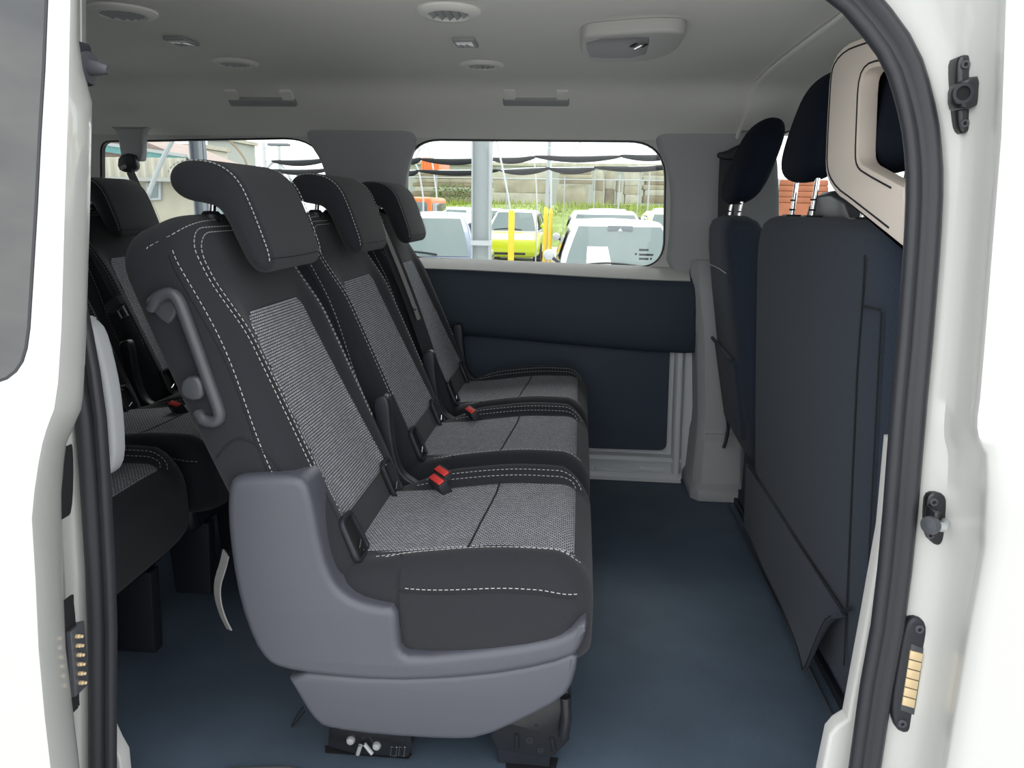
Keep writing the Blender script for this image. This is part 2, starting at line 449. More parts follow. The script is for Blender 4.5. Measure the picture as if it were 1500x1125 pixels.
# belt panel under the windows, a proud dark moulding whose ledge has window light painted on as a pale sill
def yprof(x): return 0.
def belt(x):
    dz = -.045 * smooth((x + .6) / 1.0)
    bul = .0
    return [V(x, 1.80, .838 + dz*.3), V(x, 1.755, .826 + dz*.3), V(x, 1.715, .806 + dz*.5), V(x, 1.700, .780 + dz*.6), V(x, 1.690, .70 + dz), V(x, 1.700, .60 + dz),
            V(x, 1.715, .572 + dz), V(x, 1.735, .562 + dz), V(x, 1.80, .562 + dz)]
xs = [XR, -1.2, -.6, -.4, -.2, 0, .15, .28, .40]
rg = [[p for p in belt(x)] for x in xs]
for x, k in ((.45, .7), (.49, .5)):
    rg.append([V(p.x, 1.80 - (1.80 - p.y) * k, p.z) for p in belt(x)])
MB().loft([chaikin(r, 1, False) for r in rg]).build('belt_panel', M['darktrim'], wl)
sil = [[p + V(0, -.004, .004) for p in belt(x)[:3]] + [belt(x)[2] + V(0, .03, -.012), belt(x)[0] + V(0, 0, -.012)] for x in xs]
MB().loft(sil).build('window_sill', M['trim'], wl)  # paler trim stands in for window light on the dark ledge
# black lining board below, in its painted metal frame
lp = pts2([(600, 470), (982, 495), (976, 660), (600, 648)], 'y', 1.775)
slab(MB(), roundpoly(lp, [0, .012, .03, 0], 5), 'y', 1.772, 1.80, .004).build('lining_panel', M['navy'], wl)
MB().box((XR, 1.772, .0), (lp[0].x - .01, 1.80, .60)).build('lining_panel', M['navy'], wl)
fr = MB()
a, b = at(998, 508, 'y', 1.79), at(984, 702, 'y', 1.79)
sweep(fr, [V(b.x + .012, 1.79, -.005), V(b.x + .004, 1.79, .2), V(a.x - .006, 1.79, a.z), V(a.x - .012, 1.79, a.z + .01)], [(-.018, 0), (.018, 0), (.018, .02), (.008, .034), (-.008, .034), (-.018, .02)], (0, -1, 0))
fr.build('frame_upright', M['paint2'], wl, bev=.003)
st = MB(); x0, x1 = -.7, b.x + .03
st.loft([[V(x, 1.80, .10), V(x, 1.77, .095), V(x, 1.762, .080), V(x, 1.770, .068), V(x, 1.770, .036), V(x, 1.758, .030), V(x, 1.755, .012), V(x, 1.74, .003), V(x, 1.80, .003)] for x in (x0, x1)])
st.build('frame_sill', M['paint2'], wl, bev=.002)
for uu in (890, 955):
    c = at(uu, 688, 'y', 1.765)
    MB().box((c.x - .05, 1.762, c.z - .008), (c.x + .05, 1.772, c.z + .010)).build('pressed_rib', M['paint2'], wl, bev=.004)

# pillar covers between the windows: rounded arch-topped mouldings
def pillar(pix, name, material, d0=.0, t=.035, r=.02, n=1):
    P = [Vector((p.x, p.z)) for p in (farp(u, v) for u, v in pix)]
    P = chaikin(P, 2)
    m = MB(); rings = []
    for k in range(6):
        th = pi/2*k/5; dd = r*(1-sin(th)); h = t*(1-cos(th)) if False else r*(1-cos(th))
        rings.append([V(q.x, yw(q.y) - t + h, q.y) for q in inset(P, dd)])
    rings.append([V(q.x, yw(q.y) + .01, q.y) for q in P])
    k0 = len(m.v); m.loft(rings, True, False)
    tr = tessellate_polygon([[Vector((q.x, q.y, 0)) for q in inset(P, r)]])
    m.f += [tuple(k0 + i for i in t_) for t_ in tr]
    return m.build(name, material, wl, ang=50)
pillar([(488, 420), (485, 300), (478, 245), (452, 205), (452, 190), (470, 182), (540, 181), (590, 184), (606, 192), (612, 208), (600, 240), (595, 280), (597, 420)], 'pillar_cover', M['trimmid'], t=.03)
pillar([(972, 410), (982, 330), (982, 260), (962, 215), (960, 200), (975, 192), (1020, 190), (1100, 190), (1140, 196), (1140, 420)], 'pillar_cover', M['trimmid'], t=.03)
# lower pillar casing by the cab, stepping out to the floor
def casing():
    m = MB(); rings = []
    for z, yy, xa, xb in ((.86, 1.735, .40, .60), (.78, 1.70, .40, .60), (.60, 1.68, .43, .61), (.30, 1.66, .455, .62), (.245, 1.655, .455, .625), (.215, 1.625, .45, .63), (.06, 1.60, .445, .635), (.04, 1.575, .435, .64), (0.001, 1.57, .435, .64)):
        rings.append([V(xa, 1.80, z), V(xa + .004, yy + .03, z), V(xa + .03, yy, z), V(xb - .02, yy, z), V(xb, yy + .02, z), V(xb, 1.80, z)])
    m.loft(rings); return m.build('pillar_casing', M['trimmid'], wl, bev=.004)
pc = casing()
hs = at(1052, 640, 'y', 1.655)
MB().box((hs.x - .045, 1.64, hs.z - .014), (hs.x + .05, 1.665, hs.z + .014)).build('service_flap', M['trimmid'], wl, bev=.005)

# ---- rear and front ends
rw = roundpoly([(.30, .86), (1.55, .86), (1.50, 1.27), (.35, 1.27)], .08, 6)
e1 = MB().plate([(.0, -.05), (1.86, -.05), (1.86, .8), (1.74, 1.40), (.12, 1.40), (0, .8)], [rw], lambda p: V(XR - .01, p[0], p[1]), (-.05, 0, 0)).build('wall_back', M['trim'], kind='structure', base=False)
tag(e1, 'tailgate end of the van cabin with a window opening')
g4 = MB().plate(inset(rw, -.004), [], lambda p: V(XR - .03, p[0], p[1]), (.004, 0, 0)).build('window_4', M['glass'], kind='structure', base=False); tag(g4, 'tailgate window pane')
ws = roundpoly([(.18, .98), (1.66, .98), (1.60, 1.33), (.24, 1.33)], .07, 6)
e2 = MB().plate([(-.1, -.3), (1.86, -.3), (1.86, .8), (1.74, 1.42), (.10, 1.42), (-.1, .8)], [ws], lambda p: V(XF + .25 - .5*max(0, p[1] - .9), p[0], p[1]), (.05, 0, 0)).build('wall_front', M['navy'], kind='structure', base=False)
tag(e2, 'front end of the cab with the windscreen opening')
g5 = MB().plate(inset(ws, -.004), [], lambda p: V(XF + .27 - .5*max(0, p[1] - .9), p[0], p[1]), (.004, 0, 0)).build('window_5', M['glass'], kind='structure', base=False); tag(g5, 'windscreen pane of the van')
# dashboard
db = MB(); rings = []
for y in (.14, .3, .9, 1.5, 1.70):
    rings.append([V(1.20, y, .45), V(1.18, y, .70), V(1.22, y, .86), V(1.32, y, .93), V(1.9, y, .95), V(1.9, y, .3), V(1.3, y, .3)])
tag(db.loft(rings).build('dashboard', M['blackpl'], bev=.03, seg=3), 'black dashboard across the cab under the windscreen', 'dashboard')

# ---- near side (the van's right side): front post of the door opening
SO = [(-120, 1190), (-60, 1250), (0, 1293), (33, 1315), (67, 1335), (100, 1347), (133, 1357), (167, 1365), (200, 1371), (250, 1375), (300, 1375), (375, 1370), (450, 1363), (500, 1358), (600, 1348), (750, 1338), (833, 1328), (917, 1317), (1000, 1300), (1125, 1282)]
SI = [(-120, 1090), (-60, 1160), (0, 1210), (33, 1245), (67, 1275), (100, 1297), (133, 1308), (167, 1317), (200, 1323), (250, 1326), (300, 1326), (375, 1322), (500, 1315), (583, 1308), (750, 1293), (833, 1287), (917, 1277), (1000, 1263), (1125, 1245)]
ED = [(-120, 1470), (0, 1468), (200, 1461), (375, 1447), (500, 1437), (583, 1430), (620, 1425), (640, 1428), (665, 1442), (700, 1444), (800, 1440), (850, 1431), (900, 1421), (1000, 1404), (1125, 1383)]
rows = [-100, -40, 0, 40, 80, 120, 160, 200, 250, 300, 375, 450, 520, 583, 610, 625, 640, 652, 665, 685, 720, 760, 800, 850, 900, 950, 1000, 1060, 1125, 1200, 1300, 1400]
cols = []
for v in rows:
    so_, ed = interp(SO, v), interp(ED, v)
    so2 = max(so_, 1330) if v < 80 else so_
    w_ = ed - so_
    J0 = nearp(so_ - 6, v, .05); J = nearp(so_ + 1, v, .0)
    belly = .012 * math.exp(-((v - 650) / 60.0)**2)
    I1 = nearp(so_ + w_*.22, v, -.010); I2 = nearp(so_ + w_*.46, v, -.018)
    H1 = nearp(so_ + w_*.66, v, -.045 - belly); H2 = nearp(so_ + w_*.92, v, -.072 - belly)
    E0 = nearp(ed - 4, v, -.088); E1 = nearp(ed, v, -.100); E2 = nearp(ed + 6, v, -.108); E3 = nearp(ed + 40, v, -.112 - .010*smooth((v - 600)/120))
    E4 = V(.70, E3.y, E3.z); 
    cols.append([J0, J, I1, I2, H1, H2, E0, E1, E2, E3, E4])
bp_ = MB().loft(cols, False, False)
nr = bp_.build('wall_right', M['paint'], kind='structure', base=False, ang=60)
tag(nr, 'white painted body post at the front of the door opening')
# outer front door skin further forward with its window opening, header and sill
hw = roundpoly([(.78, .86), (1.72, .86), (1.60, 1.27), (.80, 1.27)], .06, 6)
MB().plate([(.70, -.3), (XF + .2, -.3), (XF + .2, .72), (XF + .1, 1.41), (.70, 1.41), (.70, .72)], [hw], lambda p: V(p[0], yf(p[1]) - .115, p[1]), (0, .08, 0)).build('front_door_skin', M['paint'], nr)
fg = MB().plate([tuple(q) for q in inset(hw, -.006)], [], lambda p: V(p[0], yf(p[1]) - .085, p[1]), (0, .004, 0)).build('window_6', M['glass'], kind='structure', base=False)
tag(fg, 'window pane of the front passenger door')
MB().box((XR, -.01, 1.408), (XF, .12, 1.48)).build('roof_rail', M['paint'], nr, bev=.02, seg=3)
MB().box((XR, -.06, -.40), (XF, .05, -.012)).build('door_sill', M['paint'], nr, bev=.015, seg=3)
# inner casing of the post (grey) that closes it towards the cabin
pi_ = MB(); rings = []
for z in (-.02, .3, .6, .8, 1.0, 1.2, 1.41):
    y0 = yf(z) + .02; xo = -.10 * smooth((z - 1.12) / .25)
    rings.append([V(.475 + xo, y0, z), V(.475 + xo, y0 + .06, z), V(.60, y0 + .09, z), V(.72, y0 + .06, z), V(.72, y0 - .03, z), V(.60, y0 - .03, z)])
pi_.loft(rings).build('post_casing', M['trim'], nr, bev=.006)
lw = pts2([(1299, 640), (1287, 770), (1264, 900), (1237, 1046), (1222, 1055), (1211, 1068), (1199, 1125), (1190, 1180), (1330, 1180), (1345, 640)], 'y', .045)
slab(MB(), lw, 'y', .03, .06, .006).build('lower_post_trim', M['trim'], nr)

# door seal: one rubber loop round the opening
cen = [((interp(SO, v) + interp(SI, v)) / 2, v) for v in (1125, 1060, 1000, 917, 833, 750, 660, 583, 500, 430, 375, 330, 290, 250, 220, 190, 160, 130, 100, 67, 33, 0)]
pr = [nearp(u, v) for u, v in cen]
top = [V(x, yf(z), z) for x, z in ((.285, 1.352), (.235, 1.380), (.17, 1.400), (.09, 1.410), (0, 1.413), (-.3, 1.413), (-.58, 1.412), (-.665, 1.400), (-.722, 1.365), (-.748, 1.31), (-.758, 1.22), (-.762, 1.1), (-.755, .95))]
lft = [nearp(u, v) for u, v in ((118, 490), (128, 545), (137, 610), (143, 690), (147, 760), (151, 833), (154, 917), (154, 1000), (154, 1125))]
bot = [V(-.775, 0, .04), V(-.765, 0, .0), V(-.73, 0, -.012), V(-.3, 0, -.014), V(.2, 0, -.014), V(.40, 0, -.012), V(.44, 0, .01), V(.455, 0, .06), V(.458, 0, .14)]
loop = pr + top + lft + bot
sp = [(-.021, 0), (-.022, .008), (-.018, .015), (-.012, .016), (-.006, .011), (-.002, .010), (.002, .014), (.008, .020), (.015, .020), (.021, .013), (.022, 0)]
sl_ = sweep(MB(), loop, sp, (0, -1, 0), True).build('door_seal', M['rubber'], nr, ang=60)
tag(sl_, 'black ribbed rubber seal looping round the open side doorway')

# body behind the opening (rear side panel), mostly hidden by the slid-back door
cols = []
for v in (-100, 100, 300, 460, 560, 640, 700, 760, 850, 950, 1050, 1125, 1250, 1400):
    us = interp([(0, 118), (480, 118), (600, 122), (708, 124), (750, 126), (833, 131), (917, 133), (1125, 136)], v)
    p0 = nearp(us + 8, v, .04); p1 = nearp(us + 2, v, 0); p2 = nearp(us - 14, v, -.012); p3 = nearp(us - 26, v, -.03); p4 = nearp(us - 36, v, -.055)
    cols.append([p0, p1, p2, p3, p4, V(-1.2, p4.y - .005, p4.z), V(XR, p4.y - .005, p4.z)])
MB().loft(cols, False, False).build('rear_side_panel', M['paint'], nr, ang=60)
rin = MB(); rings = []
for z in (-.02, .6, .8, 1.0, 1.2, 1.41):
    y0 = yf(z) + .02; xo = .0
    rings.append([V(-.79 + xo, y0, z), V(-.79 + xo, y0 + .05, z), V(-.85, y0 + .07, z), V(XR, y0 + .07, z), V(XR, y0 - .03, z), V(-.85, y0 - .03, z)])
rin.loft(rings).build('rear_post_casing', M['navy'], nr, bev=.006)
tr_ = pts2([(118, 462), (134, 470), (147, 484), (158, 522), (168, 568), (174, 620), (176, 672), (166, 694), (150, 694), (118, 600)], 'y', .045)
slab(MB(), chaikin(tr_, 1), 'y', .03, .065, .008).build('rear_post_trim', M['trimmid'], nr)
wb = pts2([(166, 1060), (176, 1082), (186, 1100), (190, 1140), (192, 1200), (150, 1200), (150, 1060)], 'y', .05)
slab(MB(), wb, 'y', .03, .06, .004).build('sill_end', M['paint'], nr)
# sill step mat edge at the bottom of the picture
q0, q1 = at(332, 1121, 'z', .012), at(425, 1121, 'z', .012)
stp = roundpoly([(q0.x, q0.y), (q1.x, q1.y + .002), (q1.x + .2, q1.y - .03), (q1.x + .2, .04), (q0.x - .02, .04)], [.02, .02, 0, 0, 0], 5)
slab(MB(), stp, 'z', 0.0005, .012, .005).build('sill_tread', M['handlepl'], fl)
# ================================================================== SLIDING DOOR (slid back) AND DOORWAY HARDWARE
def torx(mb_parent, c, r, axis, name='screw'):
    c = Vector(c); a = Vector(axis).normalized()
    s_ = MB().lathe([(r, 0), (r, .002), (r*.85, .0035), (r*.45, .0035), (r*.42, .0015)], c, a, 14).build(name, M['handlepl'], mb_parent)
    MB().lathe([(r*.40, .0016), (r*.38, .0022)], c, a, 6).build('screw_socket', M['dark'], s_)
    return s_

dd_ = -.20
sd = empty('sliding_door', nearp(100, 1100, dd_) + V(0, 0, -.25), 'white sliding side door pushed back with tinted window', 'door')
GE = [(-120, 76), (0, 70), (100, 66), (200, 60), (300, 55), (400, 49), (480, 44), (510, 40), (530, 34), (545, 24), (556, 10), (562, -8)]
FO = [(-120, 108), (0, 106), (150, 103), (300, 98), (480, 93), (560, 88), (600, 82), (625, 72), (660, 62), (750, 49), (850, 55), (985, 61), (1125, 77), (1400, 110)]
DE = [(-120, 117), (0, 117), (40, 117), (70, 118), (90, 122), (120, 127), (150, 135), (300, 132), (480, 127), (580, 122), (600, 119), (625, 108), (650, 97), (700, 91), (750, 90), (850, 92), (950, 97), (1000, 103), (1050, 108), (1125, 117), (1400, 150)]
def bulge(v): return -.020 * smooth((v - 560) / 110.0)
m = MB(); cols = []
for v in (-100, 0, 60, 100, 130, 150, 200, 300, 400, 480, 510, 530, 545, 556, 562, 569, 585, 600, 615, 630, 650, 680, 720, 760, 850, 950, 1050, 1125, 1250, 1400):
    b_ = bulge(v); f_, e_ = interp(FO, v), interp(DE, v)
    if v <= 562:
        g = interp(GE, v); L0 = nearp(g, v, dd_ + .012); L1 = nearp(g + 1.5, v, dd_); L2 = nearp(lerp(g, f_, .55), v, dd_ - .004)
    else:
        q = nearp(f_, v, dd_ + b_); L0 = V(-1.75, q.y, q.z); L1 = V(-1.2, q.y, q.z); L2 = nearp(f_ - 16, v, dd_ + b_ - .003)
    F0 = nearp(f_ - 3, v, dd_ + b_); F1 = nearp(f_ + 4, v, dd_ + b_ + .010); D0 = nearp(lerp(f_, e_, .75), v, -.150 + b_*.5)
    D1 = nearp(e_ - 2, v, -.128); D2 = nearp(e_, v, -.118); D3 = nearp(e_ - 4, v, -.108); D4 = nearp(e_ - 30, v, -.106)
    cols.append([L0, L1, L2, F0, F1, D0, D1, D2, D3, D4, V(-1.75, D4.y, D4.z)])
op = m.loft(cols, False, False).build('outer_panel', M['paint'], sd, ang=60)
gp = [nearp(interp(GE, v), v, dd_ + .008) for v in (-100, 0, 100, 200, 300, 400, 480, 510, 530, 545, 556, 562)]
zb = gp[-1].z; zt = gp[0].z
gl = MB().plate([(p.x, p.z) for p in gp] + [(-1.72, zb - .004), (-1.72, zt)], [], lambda p: V(p[0], yf(p[1]) + dd_ + .008, p[1]), (0, .005, 0)).build('window_pane', M['dglass'], sd)
MB().tube(gp + [V(-1.72, gp[-1].y, zb - .004)], .0035, 6).build('glass_gasket', M['rubber'], gl)
# guide cone with its base at the upper door edge
bf = MB(); c = nearp(128, 96, -.118)
bs = MB(); bs.box((nearp(118, 62, -.118).x - .01, c.y - .014, nearp(124, 124, -.118).z), (nearp(127, 80, -.118).x, c.y + .016, nearp(118, 62, -.118).z)); bs.build('guide_base', M['blackpl'], sd, bev=.005)
a0 = nearp(127, 98, -.118)
MB().lathe([(.0, 0), (.019, 0), (.019, .005), (.010, .006), (.0095, .010), (.0062, .026), (.0045, .0285), (0, .029)], a0, (1, 0, -.12), 20).build('guide_cone', M['handlepl'], sd)
# dark latch pockets on the door edge
for (pl, nm) in (([(90, 660), (96, 655), (98, 690), (97, 740), (93, 765), (88, 755)], 'latch_pocket'), ([(93, 880), (98, 884), (102, 920), (108, 1010), (107, 1050), (103, 1045)], 'contact_recess')):
    slab(MB(), chaikin([Vector((nearp(u - 3, v, -.115).x, nearp(u, v, -.115).z)) for u, v in pl], 1), 'y', -.125, -.095, .003).build(nm, M['dark'], sd)
# spring contact block: six brass pins
cb = [Vector((nearp(u, v, -.108).x, nearp(u, v, -.108).z)) for u, v in ((95, 922), (111, 919), (118, 1014), (102, 1019))]
blk = slab(MB(), roundpoly(cb, .002, 2), 'y', -.118, -.088, .002).build('contact_block', M['handlepl'], sd)
for i in range(6):
    p = nearp(113 + i*1.1, 932 + i*13.6, -.108)
    MB().lathe([(.0032, -.004), (.0032, .004), (.0024, .0045), (.0024, .0085), (.001, .0095)], p, (1, 0, .05), 10).build('contact_pin', M['gold'], blk)

# ---- locating socket on the front post
def post_pt(u, v, lift=0.):
    so_, ed = interp(SO, v), interp(ED, v); fr_ = (u - so_) / (ed - so_)
    T = [(0, 0), (.22, -.010), (.46, -.018), (.66, -.045), (.92, -.072)]
    return nearp(u, v, interp(T, fr_) + lift)
def post_poly(pix, lift):
    c = [post_pt(u, v, lift) for u, v in pix]; y = sum(p.y for p in c) / len(c)
    return [Vector((at(u, v, 'y', y).x, at(u, v, 'y', y).z)) for u, v in pix], y
P, y = post_poly([(1404, 84), (1413, 79), (1424, 80), (1427, 100), (1430, 140), (1428, 175), (1424, 190), (1412, 197), (1406, 190), (1404, 170), (1403, 110)], -.004)
sk = empty('locating_socket', V(P[7].x, y, P[7].y), 'black locating socket plate high on the white door post', 'socket')
slab(MB(), chaikin(P, 1), 'y', y, y + .035, .005).build('mounting_plate', M['blacksteel'], sk)
P2, _ = post_poly([(1393, 127), (1406, 117), (1424, 115), (1425, 155), (1404, 165), (1393, 158)], -.004)
hb = slab(MB(), chaikin(P2, 1), 'y', y - .016, y + .02, .005).build('socket_block', M['blacksteel'], sk)
c = at(1409, 137, 'y', y - .016)
MB().lathe([(.0125, -.001), (.0125, .004), (.0085, .004), (.0085, .0005)], c, (0, -1, 0), 20).build('socket_collar', M['blackpl'], hb)
MB().lathe([(.0084, -.002), (.0082, .0008)], c, (0, -1, 0), 20).build('socket_hole', M['dark'], hb)
for u, v in ((1413, 95), (1412, 181)): torx(sk, at(u, v, 'y', y), .0055, (0, -1, 0))
# ---- striker
P, y = post_poly([(1359, 728), (1368, 721), (1384, 724), (1390, 735), (1388, 760), (1385, 790), (1377, 801), (1366, 797), (1356, 783), (1357, 750)], -.003)
sk = empty('door_striker', V(P[6].x, y, P[6].y), 'black door striker plate with steel hook on the white post', 'striker')
slab(MB(), chaikin(P, 1), 'y', y, y + .03, .004).build('striker_plate', M['blacksteel'], sk)
for u, v in ((1367, 735), (1362, 783)): torx(sk, at(u, v, 'y', y), .006, (0, -1, 0))
c0, c1 = at(1385, 765, 'y', y - .002), at(1364, 769, 'y', y - .028)
MB().tube([c0, lerp(c0, c1, .5) + V(0, -.012, 0), c1], [.0065, .0065, .0060], 10).build('striker_hook', M['galv'], sk)
MB().lathe([(0, -.006), (.011, -.005), (.0125, 0), (.0115, .006), (0, .008)], c1, (-.8, -.5, 0), 18).build('hook_head', M['handlepl'], sk)
MB().box((c1.x + .002, y - .028, c1.z - .016), (c1.x + .010, y - .001, c1.z + .018)).build('hook_bracket', M['blacksteel'], sk, bev=.002)
# ---- contact plate with six gold pads
P, y = post_poly([(1325, 925), (1332, 909), (1345, 904), (1358, 912), (1363, 930), (1361, 960), (1352, 1010), (1344, 1050), (1340, 1068), (1328, 1077), (1313, 1070), (1307, 1050), (1307, 1030), (1314, 985), (1320, 950)], -.003)
sk = empty('contact_plate', V(P[9].x, y, P[9].y), 'black contact plate with six gold pads low on the white post', 'contact plate')
slab(MB(), chaikin(P, 1), 'y', y, y + .03, .006).build('plate_body', M['blackpl'], sk)
q = [at(u, v, 'y', y - .001) for u, v in ((1335, 943), (1353, 950), (1341, 1048), (1319, 1040))]
slab(MB(), [(p.x, p.z) for p in q], 'y', y - .0012, y + .004, .0008, 2).build('pad_carrier', M['handlepl'], sk)
for i in range(6):
    t0, t1 = (i + .06) / 6, (i + .94) / 6
    f = lambda s, t: at(lerp(1334, 1321, t) + s * lerp(18, 18, t), lerp(952, 1033, t) + s * 5, 'y', y - .002)
    quad = [f(0, t0), f(1, t0), f(1, t1), f(0, t1)]
    slab(MB(), [(p.x, p.z) for p in quad], 'y', y - .0028, y + .002, .0006, 2).build('gold_pad', M['gold'], sk)
for u, v in ((1346, 921), (1321, 1059)): torx(sk, at(u, v, 'y', y), .0065, (0, -1, 0))

# ---- beige open frame above the front bench
XB = .46
fo = pts2([(1292, 46), (1262, 56), (1240, 65), (1224, 82), (1216, 105), (1213, 150), (1210, 210), (1209, 245), (1213, 265), (1225, 284), (1245, 299), (1322, 361), (1352, 385), (1352, 60)], 'x', XB)
fo = chaikin(fo[:-2], 1, False) + fo[-2:]
fo = [Vector((max(p.x, .045 + yf(p.y)), p.y)) for p in fo]
ho = pts2([(1300, 96), (1275, 99), (1264, 108), (1260, 124), (1258, 175), (1256, 225), (1258, 236), (1265, 244), (1324, 275)], 'x', XB)
ho = chaikin(ho, 1, False)
e_ = ho[-1]; f_ = ho[0]
ho += [Vector((max(.085 + yf(e_.y), e_.x - .05), e_.y - .02)), Vector((.085 + yf(f_.y), f_.y - .02))]
pf = empty('partition_frame', V(XB, .3, fo[-2].y), 'beige moulded frame with an oblong opening beside the door post', 'partition')
MB().plate([tuple(p) for p in fo], [[tuple(p) for p in ho]], lambda p: V(XB, p[0], p[1]), (.03, 0, 0)).build('frame_panel', M['beige'], pf, bev=.006, seg=3, ang=50)
g1 = inset(fo, .010)
MB().tube([V(XB - .0002, p.x, p.y) for p in g1[1:-3]], .0016, 6).build('groove', M['seam'], pf)
g2 = inset(ho, -.009)
MB().tube([V(XB - .0002, p.x, p.y) for p in g2[1:-3]], .0016, 6).build('groove', M['seam'], pf)

# ================================================================== CEILING FITTINGS
ZC = 1.434
def air_vent(u, v, r, big, label):
    c = at(u, v, 'z', ZC); t = empty('air_vent', c, label, 'vent', 'round air vents in the headliner')
    MB().lathe([(r*.62, .004), (r*.62, -.004), (r*.70, -.008), (r*.90, -.007), (r*1.0, -.001), (r*1.0, .006)], c, (0, 0, 1), 40).build('bezel', M['head'], t)
    MB().lathe([(r*.64, 0.010), (r*.64, .012)], c - V(0, 0, .010), (0, 0, 1), 32).build('vent_well', M['handlepl'], t)
    n = 5
    for k in range(n):
        dx = (k - (n-1)/2) * r*.24; hl = sqrt(max(1e-6, (r*.60)**2 - dx*dx))
        a = radians(38 if big else 20)
        MB().obox(c + V(dx, 0, -.0035), V(cos(a)*r*.09, 0, sin(a)*r*.09), V(0, hl, 0), V(-sin(a)*.0008, 0, cos(a)*.0008)).build('louvre', M['trimmid'], t)
    return t
air_vent(180, 18, .070, True, 'larger dark-ringed ceiling vent beside the sliding door')
air_vent(657, 18, .068, True, 'round ceiling vent with open louvres nearer the doorway')
air_vent(345, 92, .066, False, 'round ceiling vent above the third row of seats near the far windows')
air_vent(706, 95, .064, False, 'pale round ceiling vent near the second side window')
def clip_lamp(u, v, label):
    c = at(u, v, 'z', ZC); t = empty('reading_lamp', c, label, 'lamp', 'small reading lamps in the headliner')
    MB().box((c.x - .028, c.y - .042, c.z - .004), (c.x + .028, c.y + .042, c.z + .006)).build('bezel', M['trimmid'], t, bev=.003)
    l = MB().box((c.x - .021, c.y - .032, c.z - .0065), (c.x + .021, c.y + .032, c.z)).build('lens', M['lens'], t, bev=.002)
    for dx in (-.009, .006): MB().obox(c + V(dx, 0, -.0068), V(.003, .012, 0), V(-.002, .001, 0), V(0, 0, .0006)).build('lens_rib', M['dpost'], l)
clip_lamp(266, 61, 'small clear ceiling lamp in line with the rear vents')
clip_lamp(682, 63, 'small clear ceiling lamp between the two vents over the second row')
# dome lamp
ol = pts2([(850, 50), (862, 45), (905, 41), (960, 37), (1006, 38), (1003, 50), (988, 70), (962, 79), (935, 83), (862, 84), (850, 72)], 'z', ZC - .012)
cl_ = sum(ol, Vector((0, 0))) / len(ol)
dl = empty('dome_lamp', V(cl_.x, cl_.y, ZC - .02), 'moulded grey dome lamp with oblong lens in the headliner', 'lamp')
slab(MB(), chaikin(ol, 2), 'z', ZC - .026, ZC + .004, .010, 4, rb=.001).build('lamp_housing', M['trim'], dl)
le = pts2([(858, 57), (950, 50), (952, 60), (944, 82), (866, 83), (860, 74)], 'z', ZC - .024)
ln = slab(MB(), chaikin(le, 1), 'z', ZC - .0285, ZC - .02, .002, 2).build('lamp_lens', M['lampl'], dl)
c = at(936, 66, 'z', ZC - .029)
MB().tube([c + V(-.008, .022, -.001), c + V(.006, -.02, -.001)], .0045, 8).build('festoon_bulb', M['chrome'], ln)
MB().obox(c + V(.012, .004, 0), V(.004, -.016, 0), V(.004, .001, 0), V(0, 0, .0015)).build('bulb_clip', M['dark'], ln)
MB().obox(c + V(-.012, .0, 0), V(.005, -.018, 0), V(.003, .001, 0), V(0, 0, .0015)).build('bulb_clip', M['dark'], ln)
# folded grab handles on the side rail
def grab_handle(u0, u1, v, label, name='grab_handle'):
    a, b = at(u0, v, 'y', 1.525), at(u1, v, 'y', 1.525); z = (a.z + b.z) / 2 - .0
    n_ = V(0, -.62, -.78); d_ = V(0, .78, -.62)
    c = V((a.x + b.x)/2, 1.525, z); hl = (b.x - a.x)/2
    t = empty(name, c, label, 'handle', 'folded ceiling grab handles')
    for s in (-1, 1):
        MB().obox(c + V(s*(hl - .022), 0, 0), V(.020, 0, 0), d_*.020, n_*.010).build('mount', M['head'], t, bev=.004)
    MB().obox(c + d_*.030 + n_*.002, V(hl, 0, 0), d_*.016, n_*.010).build('grip', M['trimmid'], t, bev=.007, seg=3)
grab_handle(331, 430, 138, 'folded grab handle over the far rear window')
grab_handle(736, 834, 137, 'folded grab handle over the second side window')
# raised airbag badge
c = at(1131, 138, 'y', 1.585)
ab = empty('airbag_badge', c, 'small raised rounded badge on the headliner by the cab', 'badge')
n_ = V(0, -.58, -.81).normalized(); d_ = V(0, .81, -.58).normalized()
oo = roundpoly([(-.026, -.012), (.026, -.012), (.026, .012), (-.026, .012)], .008, 4)
MB().tube([c + V(1, 0, 0)*p.x - d_*p.y + n_*.001 for p in oo], .0016, 6, True).build('badge_rim', M['head'], ab)
mt = Matrix(((1, -d_.x, n_.x, c.x), (0, -d_.y, n_.y, c.y), (0, -d_.z, n_.z, c.z), (0, 0, 0, 1)))
text_mesh('badge_lettering', 'AIRBAG', .011, M['trimmid'], ab, mt, .001)
# ================================================================== PASSENGER SEATS
YC = .345
E_, N_ = V(-.396, 0, .918), V(.918, 0, .396)
B0 = V(-.373, YC, .40); HB = .685; PB = 5.0
def rnd(q): q = max(0., min(1., q)); return 1 - sqrt(max(0., 1 - q*q))
def wB(h): return .210 + .014*sin(pi*min(1, h/HB)) - .085*rnd((h - (HB - .085))/.085) - .02*rnd((.03 - h)/.03)
def tB(h): return lerp(.155, .138, h/HB)
def tS(h): return 1 - .55*rnd((h - (HB - .055))/.055) - .25*rnd((.03 - h)/.03)
def bol(h, y): return .020 * smooth((abs(y) - .125)/.05) * (1 - smooth((h - .44)/.14)) - .006*smooth((h-.08)/.1)*(1 - smooth((abs(y)-.10)/.05))*(1-smooth((h-.45)/.1))
def SF(h, y, lift=0.):                                     # front surface of the backrest
    T = tB(h); w = wB(h); k = max(0., 1 - (abs(y)/w)**PB)**(1/PB)
    d = -T/2 + T/2*tS(h)*k + bol(h, y)*k
    return B0 + E_*h + N_*(d + lift) + V(0, y, 0)
